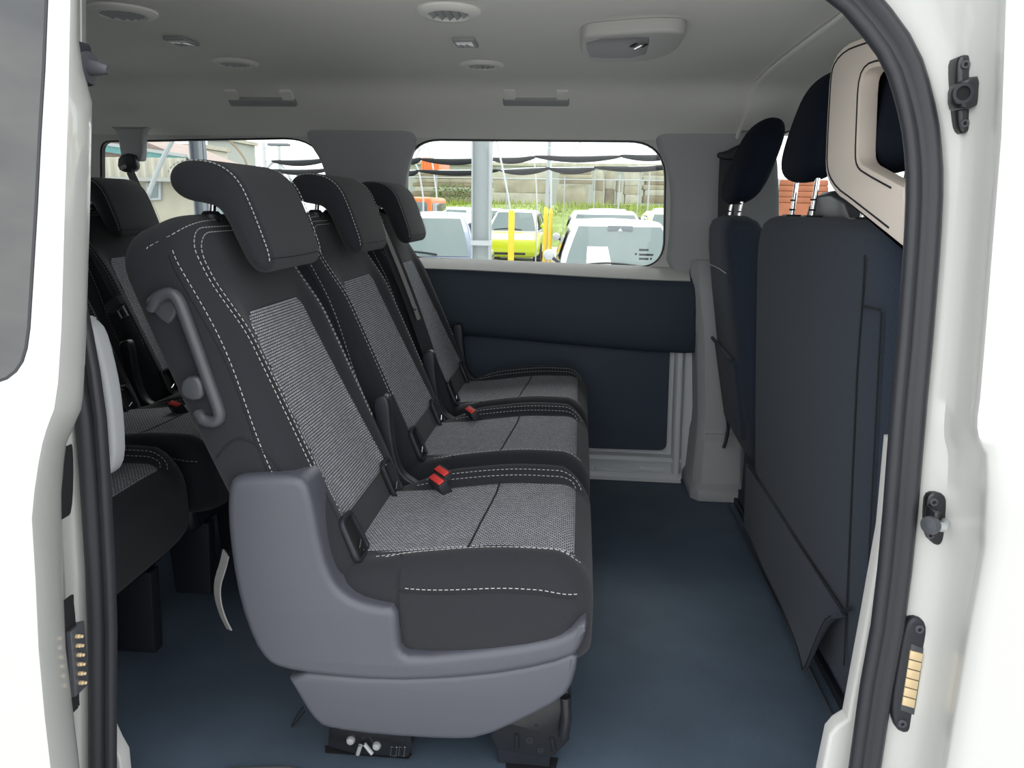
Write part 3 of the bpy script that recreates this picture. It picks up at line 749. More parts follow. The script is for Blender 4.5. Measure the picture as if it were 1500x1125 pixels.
def SD(h, d, side, lift=0.):                               # side surface
    T = tB(h); w = wB(h); a = min(.999, abs(d + T/2)/(T/2*tS(h) + (bol(h, .2) if d > -T/2 else 0)))
    return B0 + E_*h + N_*d + V(0, side*(w*(1 - a**PB)**(1/PB) + lift), 0)
def back_mesh():
    m = MB(); rings = []; n = 72
    hs = [.0, .004, .012, .022, .035] + [.06 + i*.03 for i in range(18)] + [HB - .075, HB - .055, HB - .04, HB - .028, HB - .018, HB - .010, HB - .004, HB]
    hs = sorted(hs)
    for h in hs:
        T, w = tB(h), wB(h); r = []
        for k in range(n):
            th = 2*pi*k/n; c, s = cos(th), sin(th)
            y = w*math.copysign(abs(c)**(2/PB), c); dd = math.copysign(abs(s)**(2/PB), s)
            d = -T/2 + T/2*tS(h)*dd
            if dd > 0: d += bol(h, y)*dd
            r.append(B0 + E_*h + N_*d + V(0, y, 0))
        rings.append(r)
    return m.loft(rings)
def patch(fn, A, B, uvf, hw):
    """sheet following fn(a, b): a in A along, b across within hw(a); small lip sunk at the rim"""
    m = MB(); na, nb = len(A), len(B); m.uv = []
    for i, a in enumerate(A):
        for j, b in enumerate(B):
            edge = i in (0, na-1) or j in (0, nb-1); y = b*hw(a)
            m.v.append(fn(a, y, -.0012 if edge else .0022)); m.uv.append(uvf(a, y))
    for i in range(na-1):
        for j in range(nb-1): m.f.append((i*nb+j, i*nb+j+1, (i+1)*nb+j+1, (i+1)*nb+j))
    return m
BB = [-1, -.985] + [-.95 + 1.9*i/20 for i in range(21)] + [.985, 1]
# cushion
XC0, XC1, PC = -.43, .046, 4.5
def zt(x): return .428 + .030*smooth((x + .40)/.32)
def cw(x): return lerp(.214, .236, smooth((x - XC0)/.3)) - .045*rnd((x - (XC1 - .075))/.075) - .012*rnd((XC0 + .03 - x)/.03)
def ch(x):
    a = zt(x) - .070*rnd((x - (XC1 - .07))/.07) - .02*rnd((XC0 + .03 - x)/.03); b = .250 + .030*rnd((x - (XC1 - .07))/.07)
    return (a + b)/2, (a - b)/2
def cbol(x, y): return (.046 if y > 0 else .026)*smooth((abs(y) - .146)/.052)*smooth((x + .42)/.16)*(1 - .55*smooth((x + .03)/.07)) - .006*(1 - smooth((abs(y) - .10)/.05))*smooth((x+.4)/.1)*(1 - smooth((x+.06)/.05))
def CT(x, y, lift=0.):
    c, h = ch(x); k = max(0., 1 - (abs(y)/cw(x))**PC)**(1/PC)
    return V(x, YC + y, c + h*k + cbol(x, y)*k + lift)
def CSd(x, z, side, lift=0.):
    c, h = ch(x); h = h + (cbol(x, .2*side) if z > c else 0); a = min(.999, abs(z - c)/h)
    return V(x, YC + side*(cw(x)*(1 - a**PC)**(1/PC) + lift), z)
def cushion_mesh():
    m = MB(); rings = []; n = 72
    xs = [XC0, XC0 + .006, XC0 + .018, XC0 + .03] + [XC0 + .05 + i*.025 for i in range(14)] + [XC1 - .065, XC1 - .05, XC1 - .036, XC1 - .024, XC1 - .014, XC1 - .006, XC1 - .0015, XC1]
    for x in xs:
        c, h = ch(x); w = cw(x); r = []
        for k in range(n):
            th = 2*pi*k/n; a, s = cos(th), sin(th)
            y = w*math.copysign(abs(a)**(2/PC), a); q = math.copysign(abs(s)**(2/PC), s)
            z = c + h*q + (cbol(x, y)*q if q > 0 else 0)
            r.append(V(x, YC + y, z))
        rings.append(r)
    return m.loft(rings)
HRP = [(-.668, 1.040), (-.690, 1.056), (-.694, 1.082), (-.676, 1.103), (-.636, 1.108), (-.596, 1.100), (-.566, 1.076), (-.548, 1.036), (-.532, .990), (-.519, .950), (-.522, .927), (-.540, .918), (-.562, .930), (-.580, .968), (-.597, 1.008), (-.612, 1.030), (-.640, 1.036)]
def headrest_parts(root):
    P = chaikin([Vector(p) for p in HRP], 2)
    hr = slab(MB(), P, 'y', YC - .132, YC + .132, .026, 6).build('headrest', M['fabric'], root, ang=60)
    sti = MB()
    for s in (-1, 1):
        Q = [V(p.x, YC + s*.1255, p.y) for p in inset(P, .002)]
        i0 = min(range(len(P)), key=lambda i: (P[i] - Vector((-.690, 1.085))).length)
        i1 = min(range(len(P)), key=lambda i: (P[i] - Vector((-.522, .940))).length)
        lo, hi = min(i0, i1), max(i0, i1)
        dashes(sti, Q[lo:hi+1], .005, .003, .0009)
    q = [V(-.5205, YC + y, .945) for y in (-.115, 0, .115)]
    sti.build('stitching', M['thread'], hr, kind='stuff')
    MB().tube([V(-.5208, YC + y, .9475 - .004*cos(y*9)) for y in [-.118 + .02*i for i in range(12)]], .0014, 5).build('seam_line', M['seam'], hr)
    em = MB(); c = V(-.5235, YC - .05, .931)
    for k in range(3):
        o = V(0, k*.009, k*.0028)
        em.tube([c + o + V(0, -.004, .002), c + o + V(-.0005, .002, .006), c + o + V(0, .0, -.001), c + o + V(-.0015, .006, .001)], .0007, 4)
    em.build('embroidered_mark', M['thread'], hr, kind='stuff')
    for s in (-1, 1):
        MB().tube([V(-.655, YC + s*.055, 1.000), V(-.648, YC + s*.055, 1.045)], .006, 10).build('headrest_post', M['chrome'], root)
        MB().lathe([(.017, -.012), (.017, .004), (.013, .009), (.008, .010)], V(-.655, YC + s*.055, 1.012), (0, 0, 1), 16).build('post_sleeve', M['blackpl'], root)
    return hr
def isofix(root):
    for s in (-1, 1):
        y = s*.165 - .01
        c = SF(.060, y*.9, .0); u = E_; w = V(0, 1, 0)
        P = roundpoly([(-.030, -.040), (.030, -.040), (.024, .040), (-.024, .040)], .014, 4)
        fr = MB(); pth = [c + w*p.x + u*p.y + N_*.008 for p in P]
        sweep(fr, pth, [(-.004, -.006), (.004, -.006), (.004, .003), (-.004, .003)], N_, True)
        f = fr.build('isofix_guide', M['blackpl'], root, bev=.0012)
        MB().plate([(p.x, p.y) for p in P], [], lambda p: c + w*p[0] + u*p[1] + N_*.002, N_*.001).build('guide_opening', M['dark'], f)
        MB().tube([c + w*-.011 + u*-.022 + N_*.009, c + w*.011 + u*-.014 + N_*.009], .0018, 6).build('guide_pin', M['steel'], f)
def seat_body(root):
    b = back_mesh().build('backrest', M['fabric'], root, ang=70)
    # insert
    h0, h1 = .088, .495
    def hw(h): return lerp(.150, .122, (h - h0)/(h1 - h0)) - .028*rnd((h - (h1 - .028))/.028)
    A = [h0, h0 + .003] + [lerp(h0 + .01, h1 - .03, i/30) for i in range(31)] + [h1 - .022, h1 - .015, h1 - .009, h1 - .004, h1 - .001, h1]
    patch(lambda h, y, l: SF(h, y, l), A, BB, lambda h, y: (y, h), hw).build('backrest_insert', M['weave'], b, recalc=False, ang=80)
    st = MB()
    for s in (-1, 1):
        for off in (.172, .183):
            hh = [.20 + .012*i for i in range(34)]
            P = [SF(h, s*off, .0008) for h in hh]
            k = .008 if off < .18 else .0
            for i in range(1, 16):
                t = i/15*pi/2; P.append(SF(.60 - k*1.2 + .05*sin(t), s*(off - .055*(1 - cos(t))), .0008))
            yy = off - .055
            while yy > .03: yy -= .01; P.append(SF(.65 - k*1.2, s*yy, .0008))
            dashes(st, P)
        P = [SD(.22 + .012*i, -.036 + .020*smooth(i/20) - .012*smooth((i - 20)/14), s, .0009) for i in range(35)]
        dashes(st, P)
        dashes(st, [SF(.634 + .030*sin(i/16*pi/2), s*(.212 - .152*(1 - cos(i/16*pi/2)) - .0), .001) for i in range(3, 17)])
    st.build('stitching', M['thread'], b, kind='stuff')
    for s in (-1, 1):
        sm = MB(); sm.tube([SD(.20 + .012*i, -.043 + .020*smooth(i/20) - .012*smooth((i - 20)/14), s, .0003) for i in range(36)], .0014, 5)
        sm.build('seam_line', M['seam'], b); sm = MB(); sm.tube([SF(h, s*.178, .0002) for h in [.10 + .02*i for i in range(26)]], .0013, 5)
        sm.build('seam_line', M['seam'], b)
    c = cushion_mesh().build('seat_cushion', M['fabric'], root, ang=70)
    a0, a1 = -.395, .012
    def hwc(x): return lerp(.146, .156, (x - a0)/(a1 - a0)) - .012*rnd((x - (a1 - .02))/.02)
    A = [a0, a0 + .003] + [lerp(a0 + .01, a1 - .015, i/34) for i in range(35)] + [a1 - .009, a1 - .004, a1]
    ci = patch(lambda x, y, l: CT(x, y, l), A, BB, lambda x, y: (x + .3, y), hwc).build('cushion_insert', M['weave'], c, recalc=False, ang=80)
    MB().tube([CT(-.165 + .012*sin(y*8), y, .0020) for y in [-.155 + .31*i/20 for i in range(21)]], .0022, 6).build('cross_seam', M['seam'], ci)
    st = MB()
    for s in (-1, 1):
        dashes(st, [CT(-.34 + .01*i, s*(.168 + .0*i), .0008) for i in range(34)] + [CT(.0 + .012*sin(t/8*pi/2), s*(.168 - .02*(1 - cos(t/8*pi/2))), .0008) for t in range(9)])
        dashes(st, [CT(-.32 + .01*i, s*.178, .0008) for i in range(33)] + [CT(.005 + .018*sin(t/8*pi/2), s*(.178 - .015*(1-cos(t/8*pi/2))), .0008) for t in range(9)])
        zz = lambda x: lerp(.402, .420, smooth((x + .28)/.2)) - .010*smooth((x + .05)/.08)
        dashes(st, [CSd(x, zz(x), s, .0008) for x in [-.275 + .01*i for i in range(31)]])
    st.build('stitching', M['thread'], c, kind='stuff')
    for s in (-1, 1):
        sm = MB(); sm.tube([CSd(x, zz(x) - .006, s, .0002) for x in [-.285 + .015*i for i in range(21)]], .0018, 5)
        sm.build('seam_line', M['seam'], c); sm = MB(); sm.tube([CSd(-.287, z, s, .0004) for z in (.29, .32, .35, .38, .41, .425)] + [CT(-.287, s*.19, .0), CT(-.30, s*.17, .0)], .0022, 5)
        sm.build('seam_line', M['seam'], c)
    headrest_parts(root)
    isofix(root)
    # hinge cover beside the backrest and the steel underframe
    P = chaikin([Vector(p) for p in ((-.425, .625), (-.455, .61), (-.44, .54), (-.47, .40), (-.40, .355), (-.335, .385), (-.345, .41), (-.395, .44), (-.41, .54), (-.412, .61))], 2)
    slab(MB(), P, 'y', YC + .218, YC + .25, .006, 3).build('hinge_cover', M['blackpl'], root)
    MB().box((-.42, YC - .20, .20), (-.02, YC + .20, .29)).build('seat_pan', M['blackpl'], root, bev=.02, seg=3)
    for s in (-1, 1):
        for (x0, x1) in ((-.40, -.30), (-.12, -.02)):
            P = [(x0, .001), (x1, .001), (x1 + .01, .21), (x0 - .01, .21)]
            slab(MB(), [Vector(p) for p in P], 'y', YC + s*.13 - .018, YC + s*.13 + .018, .004, 2).build('leg', M['blackpl'], root)
LB = 'second-row seats'
s1 = empty('passenger_seat', V(-.2, YC, 0), 'charcoal fabric seat with grey side shell and grab handle at the doorway', 'seat', 'second row of seats')
seat_body(s1)
base_parts = list(s1.children)
def seat_copy(loc, label, group):
    r = empty('passenger_seat', loc, label, 'seat', group)
    for ch in base_parts: copy_tree(ch, None, r)
    return r
PITCHY = .53
s2 = seat_copy(V(-.2, YC + PITCHY, 0), 'middle charcoal fabric seat of the second row with two red buckles beside its cushion', 'second row of seats')
s3 = seat_copy(V(-.2, YC + 2*PITCHY - .01, 0), 'charcoal fabric seat of the second row beside the dark wall lining', 'second row of seats')

# ---- outer side shell of the doorway seat
YS = .10
arm = pts2([(331, 720), (336, 704), (352, 698), (425, 698), (446, 706), (456, 735), (466, 790), (478, 838), (494, 866), (520, 884), (552, 891), (579, 894), (582, 930), (585, 958), (600, 966), (700, 957), (790, 944), (830, 932), (856, 908), (862, 918), (852, 950), (840, 966), (760, 986), (660, 998), (560, 1001), (470, 993), (412, 984), (388, 972), (368, 942), (348, 885), (336, 820), (330, 760)], 'y', YS)
sh = slab(MB(), chaikin(arm, 1), 'y', YS, YS + .075, .015, 5, rb=.004).build('side_shell', M['shell'], s1, ang=50)
sk_ = pts2([(420, 975), (560, 988), (700, 982), (800, 965), (848, 946), (842, 990), (826, 1018), (770, 1048), (706, 1076), (660, 1078), (560, 1072), (490, 1063), (468, 1055), (446, 1025)], 'y', YS + .02)
slab(MB(), chaikin(sk_, 1), 'y', YS + .005, YS + .09, .012, 4).build('lower_skirt', M['shell'], s1, ang=50)
# raised inner border of the arm, turning inwards above the cushion
inn = pts2([(452, 712), (470, 790), (484, 845), (500, 868), (522, 882), (580, 892)], 'y', YS + .05)
# cloth skirt seam over the shell
MB().tube([SD(h, d, -1, .0005) for h, d in ((.285, -.13), (.292, -.11), (.302, -.09), (.308, -.07), (.305, -.055), (.29, -.04), (.26, -.028), (.22, -.02), (.16, -.016), (.10, -.014))], .0016, 6).build('skirt_seam', M['seam'], s1)
# grab handle on the back edge
yh = .118
hp = [at(u, v, 'y', yh) for u, v in ((221, 452), (228, 438), (240, 431), (253, 430), (262, 440), (272, 466), (290, 515), (306, 560), (320, 598), (323, 610), (316, 618), (300, 617), (289, 606))]
hp = chaikin(hp, 1, False); hp[0] += V(0, .03, 0); hp[-1] += V(0, .03, 0)
gh = MB().tube(hp, .0105, 12).build('grab_handle', M['handlepl'], s1)
for pl in ([(216, 440), (252, 428), (266, 452), (252, 476), (238, 470), (228, 458)], [(284, 592), (310, 596), (324, 612), (316, 622), (290, 620)]):
    slab(MB(), chaikin(pts2(pl, 'y', yh + .012), 1), 'y', yh + .004, yh + .05, .006, 3).build('handle_mount', M['handlepl'], gh)
slab(MB(), chaikin(pts2([(262, 478), (272, 484), (290, 540), (284, 546), (268, 530)], 'y', yh + .012), 1), 'y', yh + .014, yh + .03, .003, 2).build('handle_slot', M['dark'], gh)
lv = pts2([(272, 552), (292, 549), (300, 560), (302, 582), (282, 586), (267, 574)], 'y', yh)
slab(MB(), chaikin(lv, 1), 'y', yh - .012, yh + .04, .006, 3).build('fold_lever', M['handlepl'], s1)
# grey pull strap hanging behind the shell
def ribbon(path, wdir, hw, t=.0012):
    m = MB(); P = [Vector(p) for p in path]; rings = []
    for i, p in enumerate(P):
        a = P[max(0, i-1)]; b = P[min(len(P)-1, i+1)]; tg = (b - a).normalized()
        w = Vector(wdir[i]) if isinstance(wdir, list) else Vector(wdir); w = (w - tg*w.dot(tg)).normalized(); n = tg.cross(w)
        rings.append([p + w*hw + n*t, p - w*hw + n*t, p - w*hw - n*t, p + w*hw - n*t])
    return m.loft(rings)
ps = chaikin([at(u, v, 'y', .135) for u, v in ((331, 810), (327, 828), (318, 855), (319, 880), (327, 905), (336, 922))], 2, False)
ribbon(ps, V(.75, -.65, .1), .0125).build('pull_strap', M['strap'], s1)
# webbing stub at the shell slot
wb_ = chaikin([at(472, 812, 'y', .15), at(482, 826, 'y', .15), at(500, 842, 'y', .17), at(520, 856, 'y', .19)], 1, False)
ribbon(wb_, V(.3, .2, .8), .015).build('anchor_webbing', M['web'], s1)
# front and rear floor brackets of the doorway seat
yb = .165
fb = slab(MB(), roundpoly(pts2([(724, 1052), (800, 1030), (832, 1006), (837, 1040), (834, 1085), (812, 1108), (790, 1110), (728, 1098), (718, 1080)], 'y', yb), .008, 3), 'y', yb, yb + .05, .004, 3).build('front_bracket', M['blacksteel'], s1)
for (u, v, r) in ((786, 1064, .004), (776, 1084, .007), (792, 1098, .006)):
    c = at(u, v, 'y', yb); MB().lathe([(r, -.001), (r, .0015), (r*.6, .0015), (r*.6, 0)], c, (0, -1, 0), 16).build('bracket_hole', M['blackpl'], fb)
    MB().lathe([(r*.62, -.001), (r*.6, .0012)], c, (0, -1, 0), 14).build('hole_core', M['dark'], fb)
for (ua, va, ub, vb) in ((757, 1075, 757, 1096), (808, 1080, 812, 1100)):
    MB().tube([at(ua, va, 'y', yb - .001), at(ub, vb, 'y', yb - .001)], .0042, 8).build('pressed_rib', M['blacksteel'], fb)
MB().tube([at(828, 1020, 'y', yb - .008), at(830, 1050, 'y', yb - .008), at(826, 1078, 'y', yb - .008)], .010, 10).build('front_tube', M['blacksteel'], s1)
rb_ = slab(MB(), roundpoly(pts2([(482, 1060), (600, 1068), (604, 1090), (598, 1110), (520, 1105), (480, 1094)], 'y', yb + .01), .006, 3), 'y', yb + .01, yb + .05, .003, 2).build('rear_bracket', M['blacksteel'], s1)
for (u, v) in ((514, 1084), (552, 1092)):
    c = at(u, v, 'y', yb + .01)
    MB().lathe([(.0085, 0), (.0085, .002), (.0065, .006), (.0035, .0065), (.003, .004)], c, (0, -1, 0), 14).build('bracket_bolt', M['galv'], rb_)
MB().tube([at(524, 1105, 'y', yb), at(528, 1092, 'y', yb), at(534, 1090, 'y', yb), at(545, 1104, 'y', yb)], .004, 8).build('latch_hook', M['galv'], rb_)
for u in (577, 589):
    MB().tube([at(u - 4, 1094, 'y', yb), at(u + 4, 1095, 'y', yb), at(u + 3, 1108, 'y', yb), at(u - 5, 1107, 'y', yb)], .0012, 6, True).build('wire_loop', M['steel'], rb_)
cc = [at(u, v, 'y', .24) for u, v in ((444, 1036), (436, 1046), (428, 1060), (427, 1066), (434, 1058), (446, 1042))]
MB().tube(chaikin(cc, 2, False), .002, 6).build('release_cord', M['blackpl'], s1)
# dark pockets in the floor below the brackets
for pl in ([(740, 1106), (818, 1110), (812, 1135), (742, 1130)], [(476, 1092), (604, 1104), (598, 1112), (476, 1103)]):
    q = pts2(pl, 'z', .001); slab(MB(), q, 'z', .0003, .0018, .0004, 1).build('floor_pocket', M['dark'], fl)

# ---- third row
DX = -.94
r1 = copy_tree(s1, V(-.2 + DX, YC, 0)); tag(r1, 'charcoal fabric seat of the third row beside the sliding door', 'seat', 'third row of seats')
r2 = seat_copy(V(-.2 + DX, YC + PITCHY, 0), 'middle charcoal fabric seat of the third row with a belt hanging before it', 'third row of seats')
r3 = seat_copy(V(-.2 + DX, YC + 2*PITCHY - .01, 0), 'charcoal fabric seat of the third row beside the far window', 'third row of seats')

# ================================================================== SEAT BELTS AND BUCKLES
def buckle(c, d, label, h=.066):
    d = Vector((d[0], d[1], 0)).normalized(); w = V(-d.y, d.x, 0); up_ = (V(0, 0, 1) - w*.55).normalized(); w = up_.cross(d)
    t = empty('seat_belt_buckle', c - V(0, 0, h), label, 'buckle', 'red-buttoned seat belt buckles')
    MB().obox(c - up_*h/2, d*.027, w*.012, up_*h/2).build('buckle_body', M['blackpl'], t, bev=.004)
    MB().obox(c + up_*.001, d*.0235, w*.0075, up_*.003).build('release_button', M['red'], t, bev=.0015)
    MB().obox(c + w*.0095, d*.025, w*.0012, up_*.0025).build('buckle_trim', M['steel'], t)
z0 = .462
p0, p1 = at(627, 694, 'z', z0), at(653, 712, 'z', z0); dv = p1 - p0
buckle((p0 + p1)/2, dv, 'red-buttoned buckle nearest the doorway seat cushion')
p2, p3 = at(633, 684, 'z', z0), at(659, 703, 'z', z0)
buckle((p2 + p3)/2 + V(.0, .012, 0), dv, 'red-buttoned buckle tucked against the middle seat cushion')
p4, p5 = at(680, 595, 'z', z0), at(698, 607, 'z', z0)
buckle((p4 + p5)/2, p5 - p4, 'red-buttoned buckle between middle seat and the far seat')
p6, p7 = at(244, 588, 'z', z0 + .01), at(268, 596, 'z', z0 + .01)
buckle((p6 + p7)/2, p7 - p6, 'pale red-buttoned buckle on the third row')
# belt over the shoulder of the middle seat
bt = empty('seat_belt', at(660, 620, 'y', 1.15), 'black webbing belt running down between middle and far seat', 'seat belt')
pb = [at(u, v, 'y', 1.15) for u, v in ((556, 330), (566, 352), (590, 410), (612, 470), (632, 530), (648, 580), (658, 612))]
ribbon(chaikin(pb, 1, False), V(.55, .83, .2), .024).build('webbing', M['web'], bt)
ribbon([p + V(.004, -.001, .004) for p in chaikin(pb[:4], 1, False)], V(.2, .98, .1), .010, .0015).build('webbing_edge', M['strap'], bt)
cb_ = at(607, 452, 'y', 1.12); MB().lathe([(.006, 0), (.006, .003), (.003, .004)], cb_, (1, -.6, .3), 12).build('stop_button', M['chrome'], bt)
MB().obox(at(662, 622, 'y', 1.15), V(.018, -.02, -.004), V(.010, .012, 0), V(0, 0, .014)).build('belt_anchor', M['blackpl'], bt, bev=.003)
# belt with its tongue hanging by the third row
bt = empty('seat_belt', at(176, 465, 'y', .93), 'dark belt with steel tongue hanging in front of the third row', 'seat belt')
pb = [at(u, v, 'y', .93) for u, v in ((118, 350), (128, 372), (145, 405), (164, 440), (172, 452))]
ribbon(chaikin(pb, 1, False), V(.7, -.6, .2), .024).build('webbing', M['web'], bt)
tg_ = at(168, 446, 'y', .92)
MB().obox(tg_, V(.026, -.008, .016), V(-.006, 0, .012), V(.004, .008, 0)).build('tongue_grip', M['handlepl'], bt, bev=.004)
tp = [at(u, v, 'y', .915) for u, v in ((171, 455), (180, 450), (187, 462), (178, 467))]
MB().tube(tp, .004, 6, True).build('tongue_plate', M['steel'], bt)
# roof turret belt at the far rear
bt = empty('roof_belt_mount', at(190, 250, 'y', 1.60), 'grey roof bracket carrying a black belt guide at far rear window', 'seat belt')
a, b = at(192, 186, 'y', 1.62), at(196, 236, 'y', 1.60)
rings = []
for t, hw_ in ((0, .075), (.08, .055), (.3, .046), (.8, .040), (1, .034)):
    c = lerp(a, b, t); rings.append([c + V(-hw_, -.015, 0), c + V(hw_, -.015, 0), c + V(hw_*.9, .03, 0), c + V(-hw_*.9, .03, 0)])
MB().loft(rings).build('bracket', M['trimmid'], bt, bev=.008, seg=3)
g0 = at(190, 236, 'y', 1.575)
slab(MB(), chaikin(pts2([(178, 228), (196, 224), (204, 238), (203, 250), (190, 254), (176, 248)], 'y', 1.58), 1), 'y', 1.56, 1.59, .006, 3).build('belt_guide', M['blackpl'], bt)
MB().obox(at(181, 245, 'y', 1.556), V(.012, 0, .004), V(-.002, 0, .006), V(0, .002, 0)).build('guide_eye', M['steel'], bt)
ribbon([at(190, 250, 'y', 1.57), at(200, 272, 'y', 1.57), at(212, 300, 'y', 1.56)], V(.8, -.5, .3), .024).build('webbing', M['web'], bt)
# ================================================================== CAB SEATS
def sring(c, U, Wv, p=5., n=40):
    r = []
    for k in range(n):
        th = 2*pi*k/n; a, b = cos(th), sin(th)
        r.append(c + U*math.copysign(abs(a)**(2/p), a) + Wv*math.copysign(abs(b)**(2/p), b))
    return r
def rx(z): return .470 + (1.0 - z)*.0804
bn = empty('front_bench', V(.75, .675, 0), 'black cloth front double bench seen from behind with hanging cover', 'seat')
rings = []
yc, hwid = .672, .476
for z, k, d in ((.10, .985, .7), (.25, 1, .95), (.5, 1, 1), (.75, 1, 1), (.90, .99, 1), (.95, .975, .98), (.985, .95, .92), (1.005, .92, .82), (1.018, .875, .62), (1.026, .80, .35)):
    rings.append(sring(V(rx(z) + .062, yc, z), V(0, hwid*k, 0), V(.060*d, 0, 0), 6, 64))
bb = MB().loft(rings).build('backrest', M['fabric2'], bn, ang=60)
ys = .295
MB().tube([V(rx(z) + .0015, ys + .012*smooth((.95 - z)/.2), z) for z in [.97 - .03*i for i in range(27)]], .0016, 6).build('seam_line', M['seam'], bb)
MB().tube([V(rx(z) + .0045, .222, z) for z in [.885 - .03*i for i in range(22)]], .0016, 6).build('seam_line', M['seam'], bb)
MB().tube([V(rx(.885) + .002, ys, .885), V(rx(.885) + .003, .222, .888)], .0016, 6).build('seam_line', M['seam'], bb)
MB().tube([V(rx(z) - .004, y, z) for y, z in ((1.13, .300), (.9, .298), (.7, .298), (.45, .302), (.31, .306))], .0022, 6).build('seam_line', M['seam'], bb)
# hanging lower flap of the cover
fm = MB(); NA, NBq = 40, 12; front, rear = [], []
for i in range(NA + 1):
    y = lerp(1.145, .30, i/NA)
    zb_ = .085 + .21*smooth((.44 - y)/.15) if y < .44 else .085 + .006*sin(y*18)
    col = []
    for j in range(NBq + 1):
        t = j/NBq; z = lerp(.30, zb_, t)
        x = rx(.3) - .006 + .012*t - .030*t*t*smooth((.75 - y)/.4) + .005*t*sin(y*14)
        col.append(V(x, y, z))
    front.append(col); rear.append([p + V(.006, 0, 0) for p in col])
vs = [p for c in front for p in c] + [p for c in rear for p in c]; k = (NA + 1)*(NBq + 1); st_ = NBq + 1
fs = []
for i in range(NA):
    for j in range(NBq):
        a = i*st_ + j; fs += [(a, a+1, a+st_+1, a+st_), (k+a, k+a+st_, k+a+st_+1, k+a+1)]
for i in range(NA):
    a = i*st_ + NBq; fs.append((a, k+a, k+a+st_, a+st_)); a = i*st_; fs.append((a, a+st_, k+a+st_, k+a))
for j in range(NBq):
    fs.append((j, j+1, k+j+1, k+j)); a = NA*st_ + j; fs.append((a, k+a, k+a+1, a+1))
fm.add(vs, fs); fp = fm.build('cover_flap', M['fabric2'], bn, ang=60)
MB().tube([front[i][-1] + V(-.001, 0, .006) for i in range(NA + 1)], .0016, 5).build('flap_hem', M['seam'], fp)
MB().tube([front[-1][4] + V(-.002, 0, .01), front[-1][4] + V(.0, -.03, .035)], .004, 6).build('flap_hook', M['blackpl'], fp)
# headrests of the bench
def cab_headrest(root, yc, xb, z0, z1, hw, lean=.05, posts=True, pz=.99):
    rings = []
    for i in range(25):
        t = .5 - .5*cos(pi*i/24); z = lerp(z0, z1, t)
        k = (1 - .30*smooth((t - .35)/.65))*(max(0, 1 - abs((t - .5)/.5)**5))**.40; d = (max(.0, 1 - abs((t - .5)/.5)**4))**.5
        rings.append(sring(V(xb + lean*t + .05, yc, z), V(0, hw*max(.05, k), 0), V(.055*max(.05, d), 0, 0), 2.8, 40))
    h = MB().loft(rings).build('headrest', M['headrest'], root, ang=70)
    if posts:
        for s in (-1, 1):
            MB().tube([V(xb + .05, yc + s*hw*.55, pz), V(xb + .055, yc + s*hw*.55, z0 + .03)], .006, 10).build('headrest_post', M['chrome'], root)
            for zz in (.012, .035): MB().lathe([(.0072, 0), (.0072, .004)], V(xb + .05, yc + s*hw*.55, pz + zz + .02), (0, 0, 1), 10).build('post_notch', M['dark'], root)
            MB().box((xb + .03, yc + s*hw*.55 - .022, pz + .004), (xb + .07, yc + s*hw*.55 + .022, pz + .022)).build('post_sleeve', M['blackpl'], root, bev=.004)
    return h
cab_headrest(bn, .885, .480, 1.105, 1.355, .152, pz=1.008)
cab_headrest(bn, .40, .480, 1.105, 1.355, .152, pz=1.008)
# belt housing moulded into the shoulder of the bench
rings = []
for y, zt_, k in ((.98, .99, .6), (.975, 1.03, .9), (.955, 1.062, 1), (.90, 1.085, 1), (.80, 1.088, 1), (.70, 1.07, 1), (.64, 1.03, .9), (.62, .99, .6)):
    rings.append([V(.575, y, .95), V(.565, y, zt_ - .012), V(.58, y, zt_), V(.58 + .08*k, y, zt_ - .006), V(.60 + .08*k, y, .95)])
MB().loft(rings).build('belt_housing', M['handlepl'], bn, bev=.006)
MB().box((.62, .22, .02), (1.12, 1.14, .34)).build('seat_box', M['navy'], bn, bev=.02)
rings = [sring(V(x, .672, .40 - .02*(x > 1.1)), V(0, .46, 0), V(0, 0, h), 5, 48) for x, h in ((.60, .05), (.64, .075), (.9, .08), (1.1, .07), (1.16, .04))]
MB().loft(rings).build('seat_cushion', M['fabric2'], bn, ang=70)

# driver seat
dr = empty('bucket_seat', V(.75, 1.36, 0), 'dark grey driver seat with headrest beyond the front bench', 'seat')
def dx_(z): return .405 + (.97 - z)*.20
rings = []
for z, hw_, d in ((.26, .17, .7), (.30, .19, .9), (.42, .205, 1), (.60, .21, 1.05), (.78, .205, 1), (.92, .185, .95), (.98, .165, .85), (1.005, .145, .7), (1.02, .10, .4)):
    rings.append(sring(V(dx_(z) + .075, 1.395, z), V(0, hw_, 0), V(.075*d, 0, 0), 4, 48))
db_ = MB().loft(rings).build('backrest', M['fabric2'], dr, ang=60)
pk = []
for z, hw_ in ((.34, .135), (.38, .15), (.5, .16), (.585, .165), (.60, .165)):
    pk.append([V(dx_(z) - .006, 1.395 - hw_, z), V(dx_(z) - .014, 1.395, z), V(dx_(z) - .006, 1.395 + hw_, z), V(dx_(z) + .02, 1.395 + hw_, z), V(dx_(z) + .02, 1.395 - hw_, z)])
MB().loft(pk).build('map_pocket', M['fabric2'], db_, bev=.004)
MB().tube([V(dx_(.605) - .012, 1.395 + .165*k, .605 + .004*k) for k in (-1, -.6, 0, .6, 1)], .006, 8).build('pocket_hem', M['fabric2'], db_)
MB().tube([V(dx_(.86) - .002, 1.395 + .19*k, .865 - .006*k*k) for k in (-1, -.5, 0, .5, 1)], .0016, 6).build('seam_line', M['thread'], db_)
cab_headrest(dr, 1.415, .425, 1.055, 1.310, .138, .085, True, 1.0)
rings = [sring(V(x, 1.38, .41), V(0, .23, 0), V(0, 0, h), 4.5, 40) for x, h in ((.56, .05), (.60, .08), (.85, .085), (1.02, .07), (1.08, .04))]
